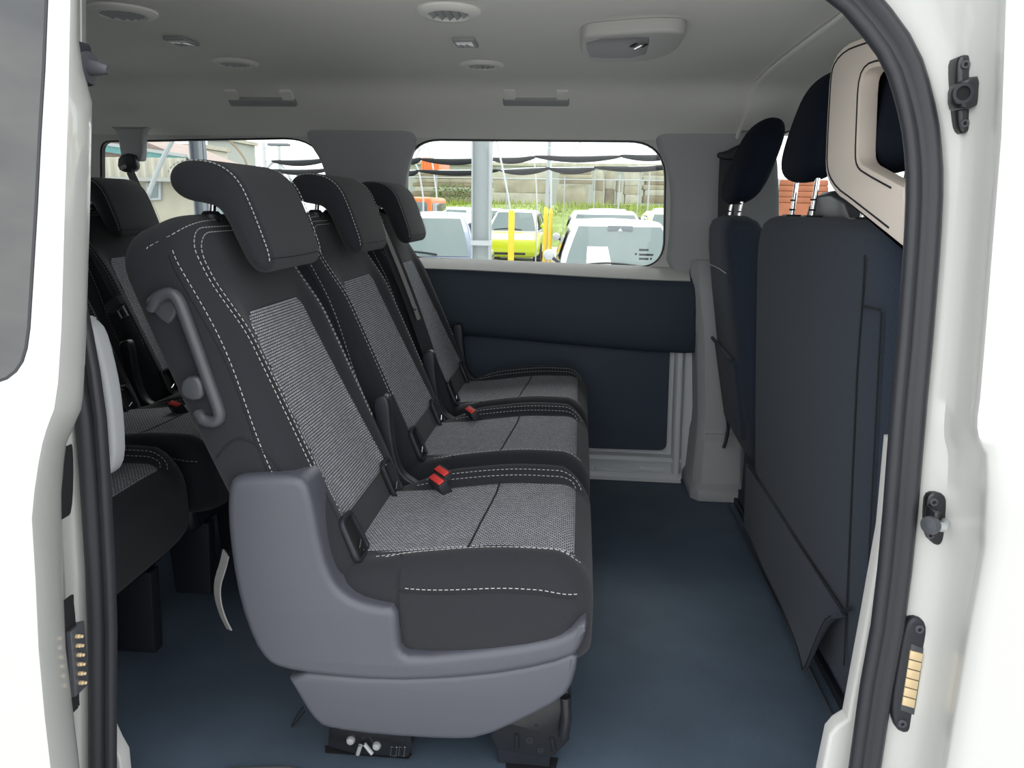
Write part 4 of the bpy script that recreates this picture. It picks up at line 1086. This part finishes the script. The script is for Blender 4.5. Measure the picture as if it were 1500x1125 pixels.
MB().loft(rings).build('seat_cushion', M['fabric2'], dr, ang=70)
MB().box((.605, 1.17, .02), (1.05, 1.55, .34)).build('seat_box', M['navy'], dr, bev=.02)
pp = [at(1062, 600, 'y', 1.56), at(1068, 622, 'y', 1.56), at(1064, 645, 'y', 1.56), at(1060, 656, 'y', 1.56)]
MB().tube(chaikin(pp, 1, False), .006, 8).build('recline_lever', M['blackpl'], dr)
# driver belt on the far pillar
bt = empty('driver_seat_belt', at(1062, 330, 'y', 1.70), 'dark belt hanging from its pillar anchor beside the driver seat', 'seat belt')
P = pts2([(1050, 224), (1062, 222), (1078, 214), (1094, 207), (1094, 218), (1082, 228), (1072, 236), (1052, 232)], 'y', 1.685)
slab(MB(), chaikin(P, 1), 'y', 1.675, 1.70, .006, 3).build('belt_anchor', M['blackpl'], bt)
ribbon([at(1066, 230, 'y', 1.69), at(1064, 270, 'y', 1.69), at(1062, 360, 'y', 1.69), at(1064, 430, 'y', 1.69)], V(1, 0, 0), .027).build('webbing', M['web'], bt)
# edge strips at the step between the cabin floor and the cab
es = MB().box((.592, .25, .0005), (.606, 1.58, .022)).build('floor_edge_strip', M['blackpl'], fl, bev=.004)
MB().box((.566, .25, .0005), (.572, 1.56, .006)).build('floor_edge_bead', M['handlepl'], fl, bev=.002)
MB().box((.606, .15, .0), (.64, 1.60, .05)).build('step_riser', M['navy'], fl, bev=.006)
# ================================================================== OUTSIDE: THE LOT BEYOND THE WINDOWS
GZ = -.56
# grass bank
m = MB(); rings = []
for y, z in ((29.5, -.57), (30.5, -.25), (33, .5), (35.5, 1.02), (38, 1.12), (110, 1.2)):
    rings.append([V(x, y + .6*sin(x*.31), z + .10*sin(x*.7 + y)*(z > -.5)) for x in [-40 + 2.5*i for i in range(41)]])
bank = m.loft(rings, False, False).build('ground_bank', M['soil'], kind='structure', base=False)
tag(bank, 'grassy earth bank behind the parked cars')
m = MB()
for i in range(9000):
    x = random.uniform(-22, 22); y = random.uniform(30.4, 36.4)
    z = lerp(-.35, 1.0, smooth((y - 30.2)/5.6)); h = random.uniform(.12, .42); a = random.uniform(0, pi); w = random.uniform(.03, .07)
    dx, dy = cos(a)*w, sin(a)*w; lx, ly = random.uniform(-.12, .12), random.uniform(-.12, .12)
    m.add([(x-dx, y-dy, z), (x+dx, y+dy, z), (x+lx, y+ly, z+h)], [(0, 1, 2)])
g = m.build('grass', M['grass'], kind='stuff', recalc=False, smooth_=False); tag(g, 'tall yellow-green grass on the bank behind the cars', 'grass')
m = MB(); c = at(665, 284, 'y', 37.1)
for i in range(900):
    a, b = random.uniform(0, 2*pi), random.random(); r = .9*sqrt(b)
    p = c + V(r*cos(a)*1.4, random.uniform(-.45, .45), random.uniform(-.5, .55)*(1 - b*.6)); s = random.uniform(.04, .09)
    m.add([p + V(random.uniform(-s, s), random.uniform(-s, s), random.uniform(-s, s)) for _ in range(3)], [(0, 1, 2)])
bu = m.build('bush', M['bush'], recalc=False, smooth_=False); tag(bu, 'dark green bush in front of the concrete planks', 'bush')

# concrete pieces stacked on the bank
def cslab(u0, u1, v0, v1, Y, depth, material, label, group, name='concrete_slab', hole=None, tilt=0.):
    a, b = at(u0, v1, 'y', Y), at(u1, v0, 'y', Y)
    m = MB(); j = random.uniform(-.03, .03); um = (u0 + u1)/2
    a.z, b.z = at(um, v1, 'y', Y).z, at(um, v0, 'y', Y).z
    m.add([(a.x, Y + j, a.z), (b.x, Y - j, a.z + tilt), (b.x, Y + depth - j, a.z + tilt), (a.x, Y + depth, a.z), (a.x + .02, Y + j, b.z), (b.x - .02, Y - j, b.z + tilt), (b.x, Y + depth, b.z + tilt), (a.x, Y + depth, b.z)],
          [(3,2,1,0),(4,5,6,7),(0,1,5,4),(1,2,6,5),(2,3,7,6),(3,0,4,7)])
    return tag(m.build(name, M[material], bev=.03), label, 'slab', group)
ORD = ['topmost', 'second from the top', 'third from the top', 'fourth from the top', 'fifth from the top', 'sixth from the top', 'lowest visible']
def stack(rects, Y, depth, mats, what, group, name='concrete_slab'):
    """pieces lying on one another; rects from the top down, each (u0, u1, v0, v1)"""
    n = len(rects)
    for i, (u0, u1, v0, v1) in enumerate(rects):
        o = 'lowest' if i == n - 1 else ORD[i]
        nxt = rects[i + 1][2] if i < n - 1 else v1
        sp = cslab(u0, u1, v0, nxt - .02, Y, depth, mats[i % len(mats)], '%s, %s of its stack' % (what, o), group, name)
stack([(612, 719, 250, 0), (606, 718, 256.5, 0), (610, 719, 262, 0), (604, 718, 268, 0), (608, 719, 274, 0), (603, 718, 281, 0), (600, 718, 288, 298)], 38, 1.4, ['conc', 'conc3', 'conc', 'conc3', 'conc2', 'conc3', 'conc'], 'long weathered concrete plank behind the pale column', 'concrete planks in the pile')
stack([(720, 806, 250, 0), (724, 808, 264, 0), (720, 806, 282.5, 299)], 37.4, .5, ['conc2', 'conc', 'conc2'], 'broad pale concrete wall slab behind the yellow pole', 'pale wall slabs')
stack([(820, 866, 250, 0), (818, 868, 255.5, 0), (819, 868, 261.5, 269.4)], 36.62, .26, ['conc3', 'conc', 'conc3'], 'brown concrete log over the holed panel', 'concrete logs')
stack([(871, 884, 250, 0), (869.5, 884, 264, 0), (870, 884, 279, 299)], 37, .9, ['conc2', 'conc3', 'conc'], 'rough block in the column touching the holed panel', 'broken concrete blocks', 'concrete_block')
stack([(886, 901, 249, 0), (886, 899, 263, 0), (885.5, 901, 277, 299)], 37.3, .8, ['conc', 'conc2', 'conc3'], 'rough block in the middle of the broken heap', 'broken concrete blocks', 'concrete_block')
stack([(902.5, 911, 263, 0), (902.5, 912, 281, 299)], 36.9, .8, ['conc3', 'conc2'], 'narrow block in the low column of the broken heap', 'broken concrete blocks', 'concrete_block')
stack([(915, 937, 251, 0), (914, 938, 272, 0), (915, 936, 285, 299)], 37, 1.0, ['conc2', 'conc', 'conc2'], 'squared pale block between the fence posts', 'stacked pale blocks', 'concrete_block')
stack([(944, 990, 250, 0), (942, 992, 257, 0), (946, 990, 264, 0), (942, 992, 271, 0), (944, 990, 278, 0), (942, 990, 287, 298)], 37, 1.2, ['conc', 'conc2', 'conc3'], 'thin concrete slab by the window edge', 'slabs in the end stack')
stack([(1095, 1215, 263 + i*8.5, 0) for i in range(4)] + [(1095, 1215, 297, 384)], 19, 1.0, ['terracotta'], 'red-brown plank seen past the driver seat', 'red planks beyond the cab', 'timber_plank')
# panel with two round holes
a, b = at(815, 299, 'y', 36.6), at(862, 269.5, 'y', 36.6); W_, H_ = b.x - a.x, b.z - a.z
def circ(cx, cz, r): return [(cx + r*cos(2*pi*k/16), cz + r*sin(2*pi*k/16)) for k in range(16)]
m = MB().plate([(a.x, a.z), (b.x, a.z), (b.x, b.z), (a.x, b.z - .1)], [circ(a.x + .2*W_, b.z - .24*H_, .09), circ(a.x + .84*W_, b.z - .2*H_, .09)], lambda p: V(p[0], 36.6, p[1]), (0, .28, 0))
tag(m.build('holed_slab', M['conc'], bev=.012), 'square concrete panel with two round holes leaning on the bank', 'panel')

# steel columns of the shelter
def column(u0, u1, Y, material, label, z1=4.2):
    a, b = at(u0, 330, 'y', Y), at(u1, 330, 'y', Y); w = b.x - a.x; c = (a.x + b.x)/2
    t = empty('steel_column', V(c, Y, GZ), label, 'column', 'steel shelter columns')
    MB().box((a.x, Y - .006, GZ + .012), (b.x, Y + .006, z1)).build('web', M[material], t)
    MB().box((a.x, Y - .07, GZ + .012), (a.x + .012, Y + .07, z1)).build('flange', M[material], t)
    MB().box((b.x - .012, Y - .07, GZ + .012), (b.x, Y + .07, z1)).build('flange', M[material], t)
    MB().box((c - .14, Y - .14, GZ), (c + .14, Y + .14, GZ + .014)).build('base_plate', M[material], t)
    zc = at(u0, 355, 'y', Y).z
    sweep(MB(), [V(a.x, Y - .075, zc), V(b.x, Y - .075, zc), V(b.x, Y + .075, zc), V(a.x, Y + .075, zc)], [(-.003, -.02), (.006, -.02), (.006, .02), (-.003, .02)], (0, 0, 1), True).build('strap_band', M['galv'], t)
    return t
column(692, 719, 5.2, 'post', 'pale grey steel column standing outside the second window')
column(291, 306, 6.5, 'dpost', 'dark steel column standing outside the rear window')

# bent net poles, some with yellow sleeves
def netpole(pix, Y, r, material, label, sleeve=None, sr=None):
    P = chaikin([at(u, v, 'y', Y) for u, v in pix], 2, False)
    base = V(P[-1].x, Y, GZ)
    t = empty('net_pole', base, label, 'pole', 'bent poles of the hail net')
    P.append(base); MB().tube(P, r, 8).build('tube', M[material], t)
    if sleeve:
        q0 = at(sleeve[0], sleeve[1], 'y', Y); q1 = at(sleeve[2], sleeve[3], 'y', Y)
        MB().lathe([(sr*.8, 0), (sr, -.03), (sr, -(q0.z - GZ))], V(lerp(q0.x, base.x, .0), Y, q0.z), (0, 0, 1), 16).build('protective_sleeve', M['yellow'], t)
    return t
netpole([(720, 160), (727, 205), (736, 245), (744, 285), (749, 320), (750, 378)], 9, .013, 'galv', 'bent grey pole in a yellow sleeve in front of the lime car', (749.5, 308, 750, 380), .042)
netpole([(806, 180), (804, 232), (801, 290), (800, 345)], 14, .035, 'post', 'straight white pole in a yellow sleeve beside the lime car', (800, 303, 800, 345), .045)
netpole([(803, 190), (807, 235), (807, 300), (807, 340)], 15, .022, 'galv', 'thin grey pole in a slim yellow sleeve behind the white one', (807, 306, 807, 340), .038)
netpole([(776, 240), (780, 216), (784, 245), (787, 300), (786, 320)], 18, .016, 'galv', 'thin hooked pole rising before the pale wall slabs')
netpole([(722, 150), (722, 205), (719, 240), (718, 320)], 7, .016, 'carwhite', 'thin white tube close beside the pale column')
netpole([(268, 185), (254, 203), (240, 228), (226, 262), (215, 290), (212, 330)], 7, .026, 'post', 'thick white bent tube outside the rear window')
netpole([(322, 195), (335, 205), (350, 220), (362, 238), (370, 290)], 12, .022, 'conc3', 'brown bent pole beyond the rear window')
netpole([(607, 240), (612, 222), (620, 214), (628, 218), (634, 240), (640, 290)], 18.3, .02, 'galv', 'thin arched pole near the window corner by the far headrest')
netpole([(600, 240), (606, 236), (614, 250), (620, 290)], 14.4, .018, 'galv', 'thin curved pole beside the orange truck')
netpole([(388, 252), (396, 240), (404, 236), (414, 242), (428, 265), (432, 300)], 16, .03, 'post', 'white hooked pole in front of the far street lamp')
netpole([(1140, 262), (1137, 282), (1133, 310), (1132, 330)], 9.5, .026, 'post', 'pole with yellow sleeve seen past the driver seat', (1133, 293, 1133, 320), .05)
netpole([(1318, 236), (1312, 250), (1305, 275), (1300, 300)], 11, .05, 'galv', 'grey pole seen through the opening of the beige frame')

# rolled black shade nets and their wire
def netroll(u0, v0, u1, v1, Y, r):
    a, b = at(u0, v0, 'y', Y), at(u1, v1, 'y', Y); n = 16
    P = [lerp(a, b, i/n) + V(0, 0, -.05*sin(pi*i/n)) for i in range(n + 1)]
    o = MB().tube(P, [r*(.28 + .72*sin(pi*i/n)**.6) for i in range(n + 1)], 10).build('shade_net_roll', M['net'], ang=80)
    return o
UPN = [((592, 232, 617, 232), 'short roll on the upper line at the window corner by the far headrest'), ((616, 233, 716, 233), 'long upper rolled net passing behind the pale column'), ((716, 232, 784, 230), 'upper rolled net above the lime car'),
       ((783, 229, 910, 229), 'longest upper rolled net above the holed panel'), ((908, 228, 1000, 226), 'upper rolled net above the end stack of slabs'), ((398, 236, 484, 233), 'upper rolled net beside the street lamp')]
LON = [((590, 250, 613, 250), 'short roll on the lower line above the orange truck'), ((612, 250, 734, 249), 'long lower rolled net passing behind the pale column'), ((733, 250, 806, 246), 'lower rolled net in front of the pale wall slabs'),
       ((804, 247, 872, 247), 'lower rolled net just above the concrete logs'), ((870, 245, 1000, 242), 'lower rolled net above the squared pale blocks'), ((398, 249, 484, 248), 'lower rolled net behind the middle headrest')]
for lst, Y, r, g in ((UPN, 12, .052, 'upper rolled shade nets'), (LON, 12.6, .050, 'lower rolled shade nets')):
    for (u0, v0, u1, v1), lb in lst: tag(netroll(u0, v0, u1, v1, Y, r), lb, 'net', g)
    P = [at(u, v, 'y', Y) for (u, v) in ((388, lst[5][0][1]), (484, lst[5][0][3]), (592, lst[0][0][1]), (616, lst[1][0][1]), (716, lst[2][0][1]), (784, lst[2][0][3]), (908, lst[4][0][1]), (1012, lst[4][0][3]))]
    tag(MB().tube(P, .012, 6).build('net_cable', M['galv']), 'cable carrying the %s rolled nets' % ('upper' if Y == 12 else 'lower'), 'cable', 'cables of the shade nets')
for u, lb in ((387, 'slim net post left of the street lamp'), (541, 'slim net post hidden behind the window pillar'), (1013, 'slim net post beyond the cab-side window pillar')):
    for Y in (12., 12.6):
        x = at(u, 230, 'y', Y).x
        lb2 = lb + (', upper line' if Y == 12 else ', lower line')
        tag(MB().tube([V(x, Y, GZ), V(x, Y, at(u, 208, 'y', Y).z)], .035, 8).build('net_post', M['galv']), lb2, 'post', 'slim posts of the shade nets')
a, b = at(387, 216, 'y', 12), at(1013, 216, 'y', 12)
tag(MB().tube([a, lerp(a, b, .5) - V(0, 0, .02), b], .008, 6).build('support_wire', M['galv']), 'thin steel wire stretched above the shade nets', 'wire')

# white pipe fence in front of the bank
FY = 29.35
fe = empty('pipe_fence', V(at(780, 300, 'y', FY).x, FY, GZ), 'white pipe fence with posts and rail before the grass bank', 'fence')
zr = at(780, 262, 'y', FY).z
for u in (600, 640, 692, 742, 826, 870, 906, 934, 949, 985):
    x = at(u, 300, 'y', FY).x; zt_ = {949: 240, 640: 256, 906: 256}.get(u, 258)
    MB().tube([V(x, FY, GZ), V(x, FY, at(u, zt_, 'y', FY).z)], .032 if u in (949, 906) else .02, 8).build('fence_post', M['post'], fe)
MB().tube([V(at(560, 262, 'y', FY).x, FY, zr), V(at(1010, 262, 'y', FY).x, FY, zr)], .022, 8).build('fence_rail', M['post'], fe)

# ------------------------------------------------------------------ cars
def car(pos, heading, L, Wd, Ht, paint, label, roof=None, hood=.95, paper=False, wheels=True, name='parked_car', plate=False, clear='cglass', belt=.92, bumper=None):
    """car heading along local +x; returns its Empty"""
    t = empty(name, V(pos.x, pos.y, GZ), label, 'car', 'cars parked on the lot')
    ca, sa = cos(heading), sin(heading); o = t.location
    def T(x, y, z): return V(o.x + x*ca - y*sa, o.y + x*sa + y*ca, o.z + z)
    w = Wd/2; xf, xr = L/2, -L/2; cw_ = xf - hood; b = belt
    prof = [(xr, .45, b - .02, .86), (xr + .06, .30, b + .02, .93), (xr + .35, .22, b + .04, 1), (-.3, .20, b + .02, 1), (cw_, .20, b, 1), (lerp(cw_, xf, .55), .20, b - .12, .985), (xf - .16, .22, b - .22, .95), (xf - .05, .26, b - .30, .89), (xf, .34, b - .42, .82)]
    rings = []
    for x, z0_, z1_, k in prof:
        cz, hz = (z0_ + z1_)/2, (z1_ - z0_)/2; r = []
        for q in range(28):
            th = 2*pi*q/28; c_, s_ = cos(th), sin(th)
            r.append(T(x, w*k*math.copysign(abs(c_)**(2/5), c_), cz + hz*math.copysign(abs(s_)**(2/5), s_)))
        rings.append(r)
    body = MB().loft(rings).build('body', M[paint], t, ang=50)
    # cabin
    x0, x1 = xr + .10, cw_ + .10; X0, X1 = xr + .62, cw_ - .62; wb, wt = w*.93, w*.70
    zb_, zt2 = b - .06, Ht
    gl = MB(); rings = []
    for f in (0, .35, .7, .9, 1.0):
        z = lerp(zb_, zt2, f); k = smooth((f - .8)/.2)*.10
        xa, xb = lerp(x0, X0, f**1.15), lerp(x1, X1, f) ; ww = lerp(wb, wt, f**1.3)
        rings.append([T(xa + k, -ww + k*.5, z), T(lerp(xa, xb, .5), -ww - .01 + k*.5, z), T(xb - k, -ww + .04 + k*.5, z), T(xb + .05 - k, 0, z + .02*(f == 1)), T(xb - k, ww - .04 - k*.5, z), T(lerp(xa, xb, .5), ww + .01 - k*.5, z), T(xa + k, ww - k*.5, z), T(xa - .03 + k, 0, z + .02*(f == 1))])
    cab = MB().loft(rings).build('cabin', M[roof or paint], t, bev=.02, ang=30)
    def pt(side, f, q, lift):          # point on the cabin side / front
        z = lerp(zb_, zt2, f); xa, xb = lerp(x0, X0, f**1.15), lerp(x1, X1, f); ww = lerp(wb, wt, f**1.3)
        return xa, xb, ww, z
    def frontpane(f0, f1, front=True, inset_=.07, n=6):
        m = MB(); rows_ = []
        for i in range(4):
            f = lerp(f0, f1, i/3); xa, xb, ww, z = pt(0, f, 0, 0); r = []
            for j in range(n + 1):
                s = -1 + 2*j/n; y = s*(ww - .04 - inset_)
                bow = .05*(1 - abs(s)) if front else -.03*(1 - abs(s))
                r.append(T((xb if front else xa) + bow + (.012 if front else -.012), y, z))
            rows_.append(r)
        return m.loft(rows_, False, False)
    wsn = frontpane(.10, .90).build('windscreen', M[clear], t)
    frontpane(.22, .86, False).build('rear_window', M[clear], t)
    for s in (-1, 1):
        for (q0, q1) in ((.06, .47), (.52, .93)):
            m = MB(); P = []
            for f, q in ((.18, q0), (.18, q1), (.84, lerp(q0, .5, .10)), (.84, lerp(q1, .5, .10))):
                xa, xb, ww, z = pt(0, f, 0, 0); P.append(T(lerp(xa, xb, q), s*(ww + .012), z))
            m.add([P[0], P[1], P[3], P[2]], [(0, 1, 2, 3)]); m.build('side_window', M['cglass'], t)
        mr = T(x1 - .30, s*(w + .02), b + .13)
        MB().lathe([(.0, -.06), (.05, -.05), (.075, 0), (.06, .045), (0, .06)], mr, (ca, sa, 0), 12).build('wing_mirror', M[paint], t)
        MB().tube([mr, T(x1 - .24, s*(w*.86), b + .03)], .022, 6).build('mirror_arm', M['blackpl'], t)
        hp_ = T(xf - .20, s*w*.70, b - .28)
        MB().lathe([(0, -.06), (.10, -.05), (.13, .02), (.09, .10), (.0, .13)], hp_, (ca - s*sa*-.35, sa + s*ca*.35, 0), 14).build('headlight', M['lens'], t)
        for xx in (xf - .72, xr + .72):
            c = T(xx, s*(w - .10), .31)
            wh = MB().lathe([(.19, -.10), (.30, -.10), (.31, -.06), (.31, .06), (.30, .10), (.19, .10)], c, (-sa*s, ca*s, 0), 24).build('wheel', M['tyre'], t)
            MB().lathe([(.0, .02), (.05, .075), (.18, .085), (.20, .10), (.20, -.06)], c, (-sa*s, ca*s, 0), 20).build('rim', M['carsilver'], wh)
    MB().obox(T(xf - .005, 0, .36), V(ca*.02, sa*.02, 0), V(-sa*w*.55, ca*w*.55, 0), V(0, 0, .06)).build('grille', M['blackpl'], t, bev=.015)
    MB().obox(T(xf + .012, 0, .47), V(ca*.008, sa*.008, 0), V(-sa*.26, ca*.26, 0), V(0, 0, .055)).build('number_plate', M['paper'], t)
    wp = []
    for i in range(8):
        s = lerp(-.7, .35, i/7); xa, xb, ww, z = pt(0, .14 + .06*sin(i/7*pi), 0, 0); wp.append(T(xb + .05*(1 - abs(s)) + .03, s*ww, z))
    MB().tube(wp, .012, 5).build('wiper', M['blackpl'], t)
    if paper:
        P = []
        for f, s in ((.16, -.62), (.16, -.18), (.50, -.26), (.50, -.66)):
            xa, xb, ww, z = pt(0, f, 0, 0); P.append(T(xb + .05*(1 - abs(s)) + .018, s*(ww - .1)*-1*-1, z))
        MB().add(P, [(0, 1, 2, 3)]).build('paper_sheet', M['paper'], wsn)
        xa, xb, ww, z = pt(0, .84, 0, 0)
        MB().obox(T(xb + .062, 0, z), V(ca*.01, sa*.01, 0), V(-sa*.16, ca*.16, 0), V(0, 0, .05)).build('sensor_cover', M['dpost'], wsn, bev=.008)
        MB().add([T(xb + .078, -.03, z - .02), T(xb + .078, .03, z - .02), T(xb + .078, 0, z + .02)], [(0, 1, 2)]).build('sensor_triangle', M['paper'], wsn)
    if bumper:
        MB().obox(T(xf - .10, 0, .52), V(ca*.125, sa*.125, 0), V(-sa*w*.90, ca*w*.90, 0), V(0, 0, .20)).build('bumper', M[bumper], t, bev=.08, seg=3)
    return t
def gp_(u, Y): p = at(u, 330, 'y', Y); return V(p.x, Y, 0)
R90 = -pi/2
car(gp_(903, 9.4), R90 + .03, 4.1, 1.76, 1.42, 'carwhite', 'white hatchback with a paper sheet behind its windscreen', paper=True, belt=.87)
car(gp_(884, 14), R90 + .02, 4.2, 1.78, 1.53, 'carwhite', 'white car directly behind the one with the paper sheet')
car(gp_(889, 23), R90, 4.2, 1.76, 1.55, 'carsilver', 'silver-white car farthest back in the row behind the paper sheet car')
car(gp_(757, 21), R90 - .03, 3.55, 1.64, 1.48, 'lime', 'small lime and white city car behind the yellow sleeved pole', roof='carwhite', hood=.8, clear='cglass', bumper='lime')
car(gp_(712, 27), R90, 4.2, 1.76, 1.48, 'carsilver', 'pale car half hidden behind the lime city car')
car(gp_(628, 10.2), R90 + .06, 4.3, 1.8, 1.47, 'carblue', 'blue-grey car in front of the silver one beside the pale column')
car(gp_(662, 22), R90, 4.3, 1.8, 1.52, 'carsilver', 'silver car behind the blue-grey one')
car(gp_(985, 18.4), R90, 4.2, 1.76, 1.52, 'caryellow', 'pale yellow roofed car at the window edge')
car(gp_(985, 26), R90, 4.2, 1.76, 1.6, 'carwhite', 'small far white car at the edge of the grass')
car(gp_(400, 9.2), R90, 4.3, 1.8, 1.6, 'carwhite', 'white car glimpsed between the headrests through the rear window')
car(gp_(1152, 13), R90, 4.2, 1.76, 1.45, 'carwhite', 'white car glimpsed through the driver window')

# orange truck cab
Y = 15.; a = at(560, 300, 'y', Y).x; b = at(631.5, 300, 'y', Y).x; z1 = at(610, 288.5, 'y', Y).z
tk = empty('pickup_truck', V((a + b)/2, Y, GZ), 'orange truck with a boxy cab beyond the far headrest', 'truck')
cb2 = MB().box((a, Y, GZ + .45), (b, Y + 1.9, z1)).build('cab', M['orange'], tk, bev=.09, seg=3)
for (x0, x1) in ((lerp(a, b, .10), lerp(a, b, .46)), (lerp(a, b, .54), lerp(a, b, .92))):
    slab(MB(), roundpoly([(x0, z1 - .52), (x1, z1 - .52), (x1, z1 - .10), (x0, z1 - .10)], .05, 3), 'y', Y - .012, Y + .02, .006, 2).build('side_window', M['cglass'], tk)
MB().box((b - .02, Y + .12, z1 - .62), (b + .015, Y + 1.75, z1 - .12)).build('windscreen', M['cglass'], tk, bev=.01)
MB().box((b - .05, Y + .05, GZ + .45), (b + .55, Y + 1.85, GZ + 1.05)).build('bonnet', M['orange'], tk, bev=.08, seg=3)
MB().box((a - 2.2, Y, GZ + .55), (a - .05, Y + 1.9, GZ + 1.15)).build('load_bed', M['greybox'], tk, bev=.02)
for xx in (b + .1, a - 1.4):
    for yy in (Y + .02, Y + 1.72):
        MB().lathe([(.2, -.1), (.36, -.1), (.37, 0), (.36, .1), (.2, .1)], V(xx, yy + .06, GZ + .37), (0, 1, 0), 24).build('wheel', M['tyre'], tk)
# cream box trailer
TY = 23.2; a, b = at(713, 346, 'y', TY), at(735, 321, 'y', TY)
tl = empty('box_trailer', V((a.x + b.x)/2, TY, GZ), 'cream box trailer between the pale column and the lime car', 'trailer')
MB().box((a.x, TY, a.z), (b.x, TY + 1.3, b.z)).build('trailer_box', M['cream'], tl, bev=.02)
for k in range(4): 
    x = lerp(a.x, b.x, .52 + k*.12); MB().box((x, TY - .015, b.z - .2), (x + .04, TY + .01, b.z - .06)).build('side_vent', M['dpost'], tl)
for yy in (TY + .1, TY + 1.2): MB().lathe([(.1, -.08), (.24, -.08), (.25, 0), (.24, .08), (.1, .08)], V((a.x + b.x)/2, yy, GZ + .25), (0, 1, 0), 20).build('wheel', M['tyre'], tl)
MB().box((a.x + .05, TY + .2, GZ + .2), (b.x + .1, TY + 1.1, a.z + .02)).build('chassis', M['dpost'], tl)

# workshop seen through the rear window
Y = 16.
wk = empty('workshop_building', V(at(200, 280, 'y', Y).x, Y, GZ), 'beige workshop with corrugated parapet and brown teal-edged roof', 'building')
xa, xb = at(60, 280, 'y', Y).x, at(292, 280, 'y', Y).x
zc0, zc1 = at(220, 262, 'y', Y).z, at(220, 231, 'y', Y).z
MB().box((xa, Y + .05, GZ), (xb, Y + 5, zc0 + .05)).build('wall', M['wallb'], wk)
n = 70; top_, bt_ = [], []
for i in range(n + 1):
    x = lerp(xa, at(277, 250, 'y', Y).x, i/n); yy = Y - .06 + .035*(1 if i % 4 < 2 else -1)
    top_.append(V(x, yy, zc1)); bt_.append(V(x, yy, zc0))
MB().loft([bt_, top_, [p + V(0, .12, 0) for p in top_], [p + V(0, .12, 0) for p in bt_]], False, False).build('corrugated_panel', M['cream'], wk, ang=20)
MB().box((xa, Y - .25, zc0 - .06), (xb + .15, Y + .1, zc0 + .03)).build('canopy_edge', M['greybox'], wk)
rp = pts2([(30, 168), (200, 202), (274, 232), (274, 236), (30, 222)], 'y', Y + 2)
slab(MB(), rp, 'y', Y + 2, Y + 5.2, .01, 1).build('roof', M['roofb'], wk)
fp_ = [at(u, v, 'y', Y + 1.85) for u, v in ((30, 206), (140, 215), (274, 235))]
sweep(MB(), fp_, [(-.09, -.06), (.09, -.06), (.09, .06), (-.09, .06)], (0, -1, 0)).build('fascia', M['teal'], wk)
sweep(MB(), [p + V(0, -.02, .11) for p in fp_], [(-.04, -.07), (.04, -.07), (.04, .07), (-.04, .07)], (0, -1, 0)).build('gutter', M['post'], wk)
wq = pts2([(214, 268), (236, 266), (236, 293), (214, 294)], 'y', Y)
wf_ = slab(MB(), wq, 'y', Y - .02, Y + .1, .01, 2).build('window_frame', M['post'], wk)
slab(MB(), inset(wq, .08), 'y', Y - .03, Y + .05, .005, 1).build('window_pane', M['cglass'], wf_)
def hut(u0, u1, v0, v1, Y, d, material, label, group='grey cabins beyond the rear window', win=None):
    a, b = at(u0, v1, 'y', Y), at(u1, v0, 'y', Y)
    t = empty('site_cabin', V((a.x + b.x)/2, Y, GZ), label, 'cabin', group)
    MB().box((a.x, Y, GZ), (b.x, Y + d, b.z)).build('walls', M[material], t, bev=.03)
    MB().box((a.x - .1, Y - .1, b.z), (b.x + .1, Y + d + .1, b.z + .12)).build('roof_edge', M['conc2'], t)
    if win:
        p, q = at(win[0], win[3], 'y', Y - .03), at(win[1], win[2], 'y', Y - .03)
        MB().box((p.x, Y - .04, p.z), (q.x, Y + .02, q.z)).build('window', M['cglass'], t)
hut(267, 294, 217, 262, 22, 1.8, 'cream', 'cream cabin with a small window behind the dark column', win=(272, 284, 222, 229))
hut(308, 332, 206, 270, 26, 2.4, 'greybox', 'tall grey cabin beside the dark column')
hut(332.5, 342, 223, 270, 29, .9, 'conc2', 'low pale cabin beside the tall grey one')
# street lamp
Y = 30.; p = at(408.5, 212, 'y', Y)
lm = empty('street_lamp', V(p.x, Y, GZ), 'double-headed street lamp far beyond the rear window', 'lamp')
MB().tube([V(p.x, Y, GZ), V(p.x, Y, p.z)], [.09, .06], 8).build('mast', M['galv'], lm)
MB().obox(p, V(.45, 0, 0), V(0, .15, 0), V(0, 0, .05)).build('lamp_head', M['dpost'], lm, bev=.02)
# red container and far roofs behind the planks
a, b = at(617, 246, 'y', 48), at(643, 231, 'y', 48)
ct = empty('shipping_container', V((a.x + b.x)/2, 48, 1.2), 'orange-red container beyond the concrete planks', 'container')
MB().box((a.x, 48, 1.2), (b.x, 52, b.z)).build('container_box', M['orange'], ct, bev=.04)
for k in range(5):
    x = lerp(a.x, b.x, .1 + .2*k); MB().box((x - .03, 47.96, 1.3), (x + .03, 48.01, b.z - .1)).build('corrugation', M['orange'], ct)
# lattice mast
p0, p1 = at(844, 250, 'y', 60), at(844, 150, 'y', 60)
lt = empty('lattice_mast', V(p0.x, 60, 1.2), 'pale lattice mast far behind the concrete', 'mast')
for s in (-.28, .28): MB().tube([V(p0.x + s, 60, 1.2), V(p0.x + s, 60, p1.z)], .035, 5).build('chord', M['cream'], lt)
for k in range(14):
    z = lerp(p0.z, p1.z, k/14); z2 = lerp(p0.z, p1.z, (k + 1)/14); s = .28 if k % 2 else -.28
    MB().tube([V(p0.x - s, 60, z), V(p0.x + s, 60, z2)], .025, 4).build('diagonal_brace', M['cream'], lt)
# long low storage hall on the skyline
a, b = at(560, 262, 'y', 75), at(1010, 246, 'y', 75)
hl = empty('storage_hall', V((a.x + b.x)/2, 75, 1.2), 'long pale storage hall on the skyline behind the concrete', 'building')
MB().box((a.x, 75, 1.2), (b.x, 85, b.z)).build('hall_walls', M['greybox'], hl)
MB().box((a.x - .3, 74.7, b.z), (b.x + .3, 85.3, b.z + .3)).build('hall_roof', M['conc2'], hl)
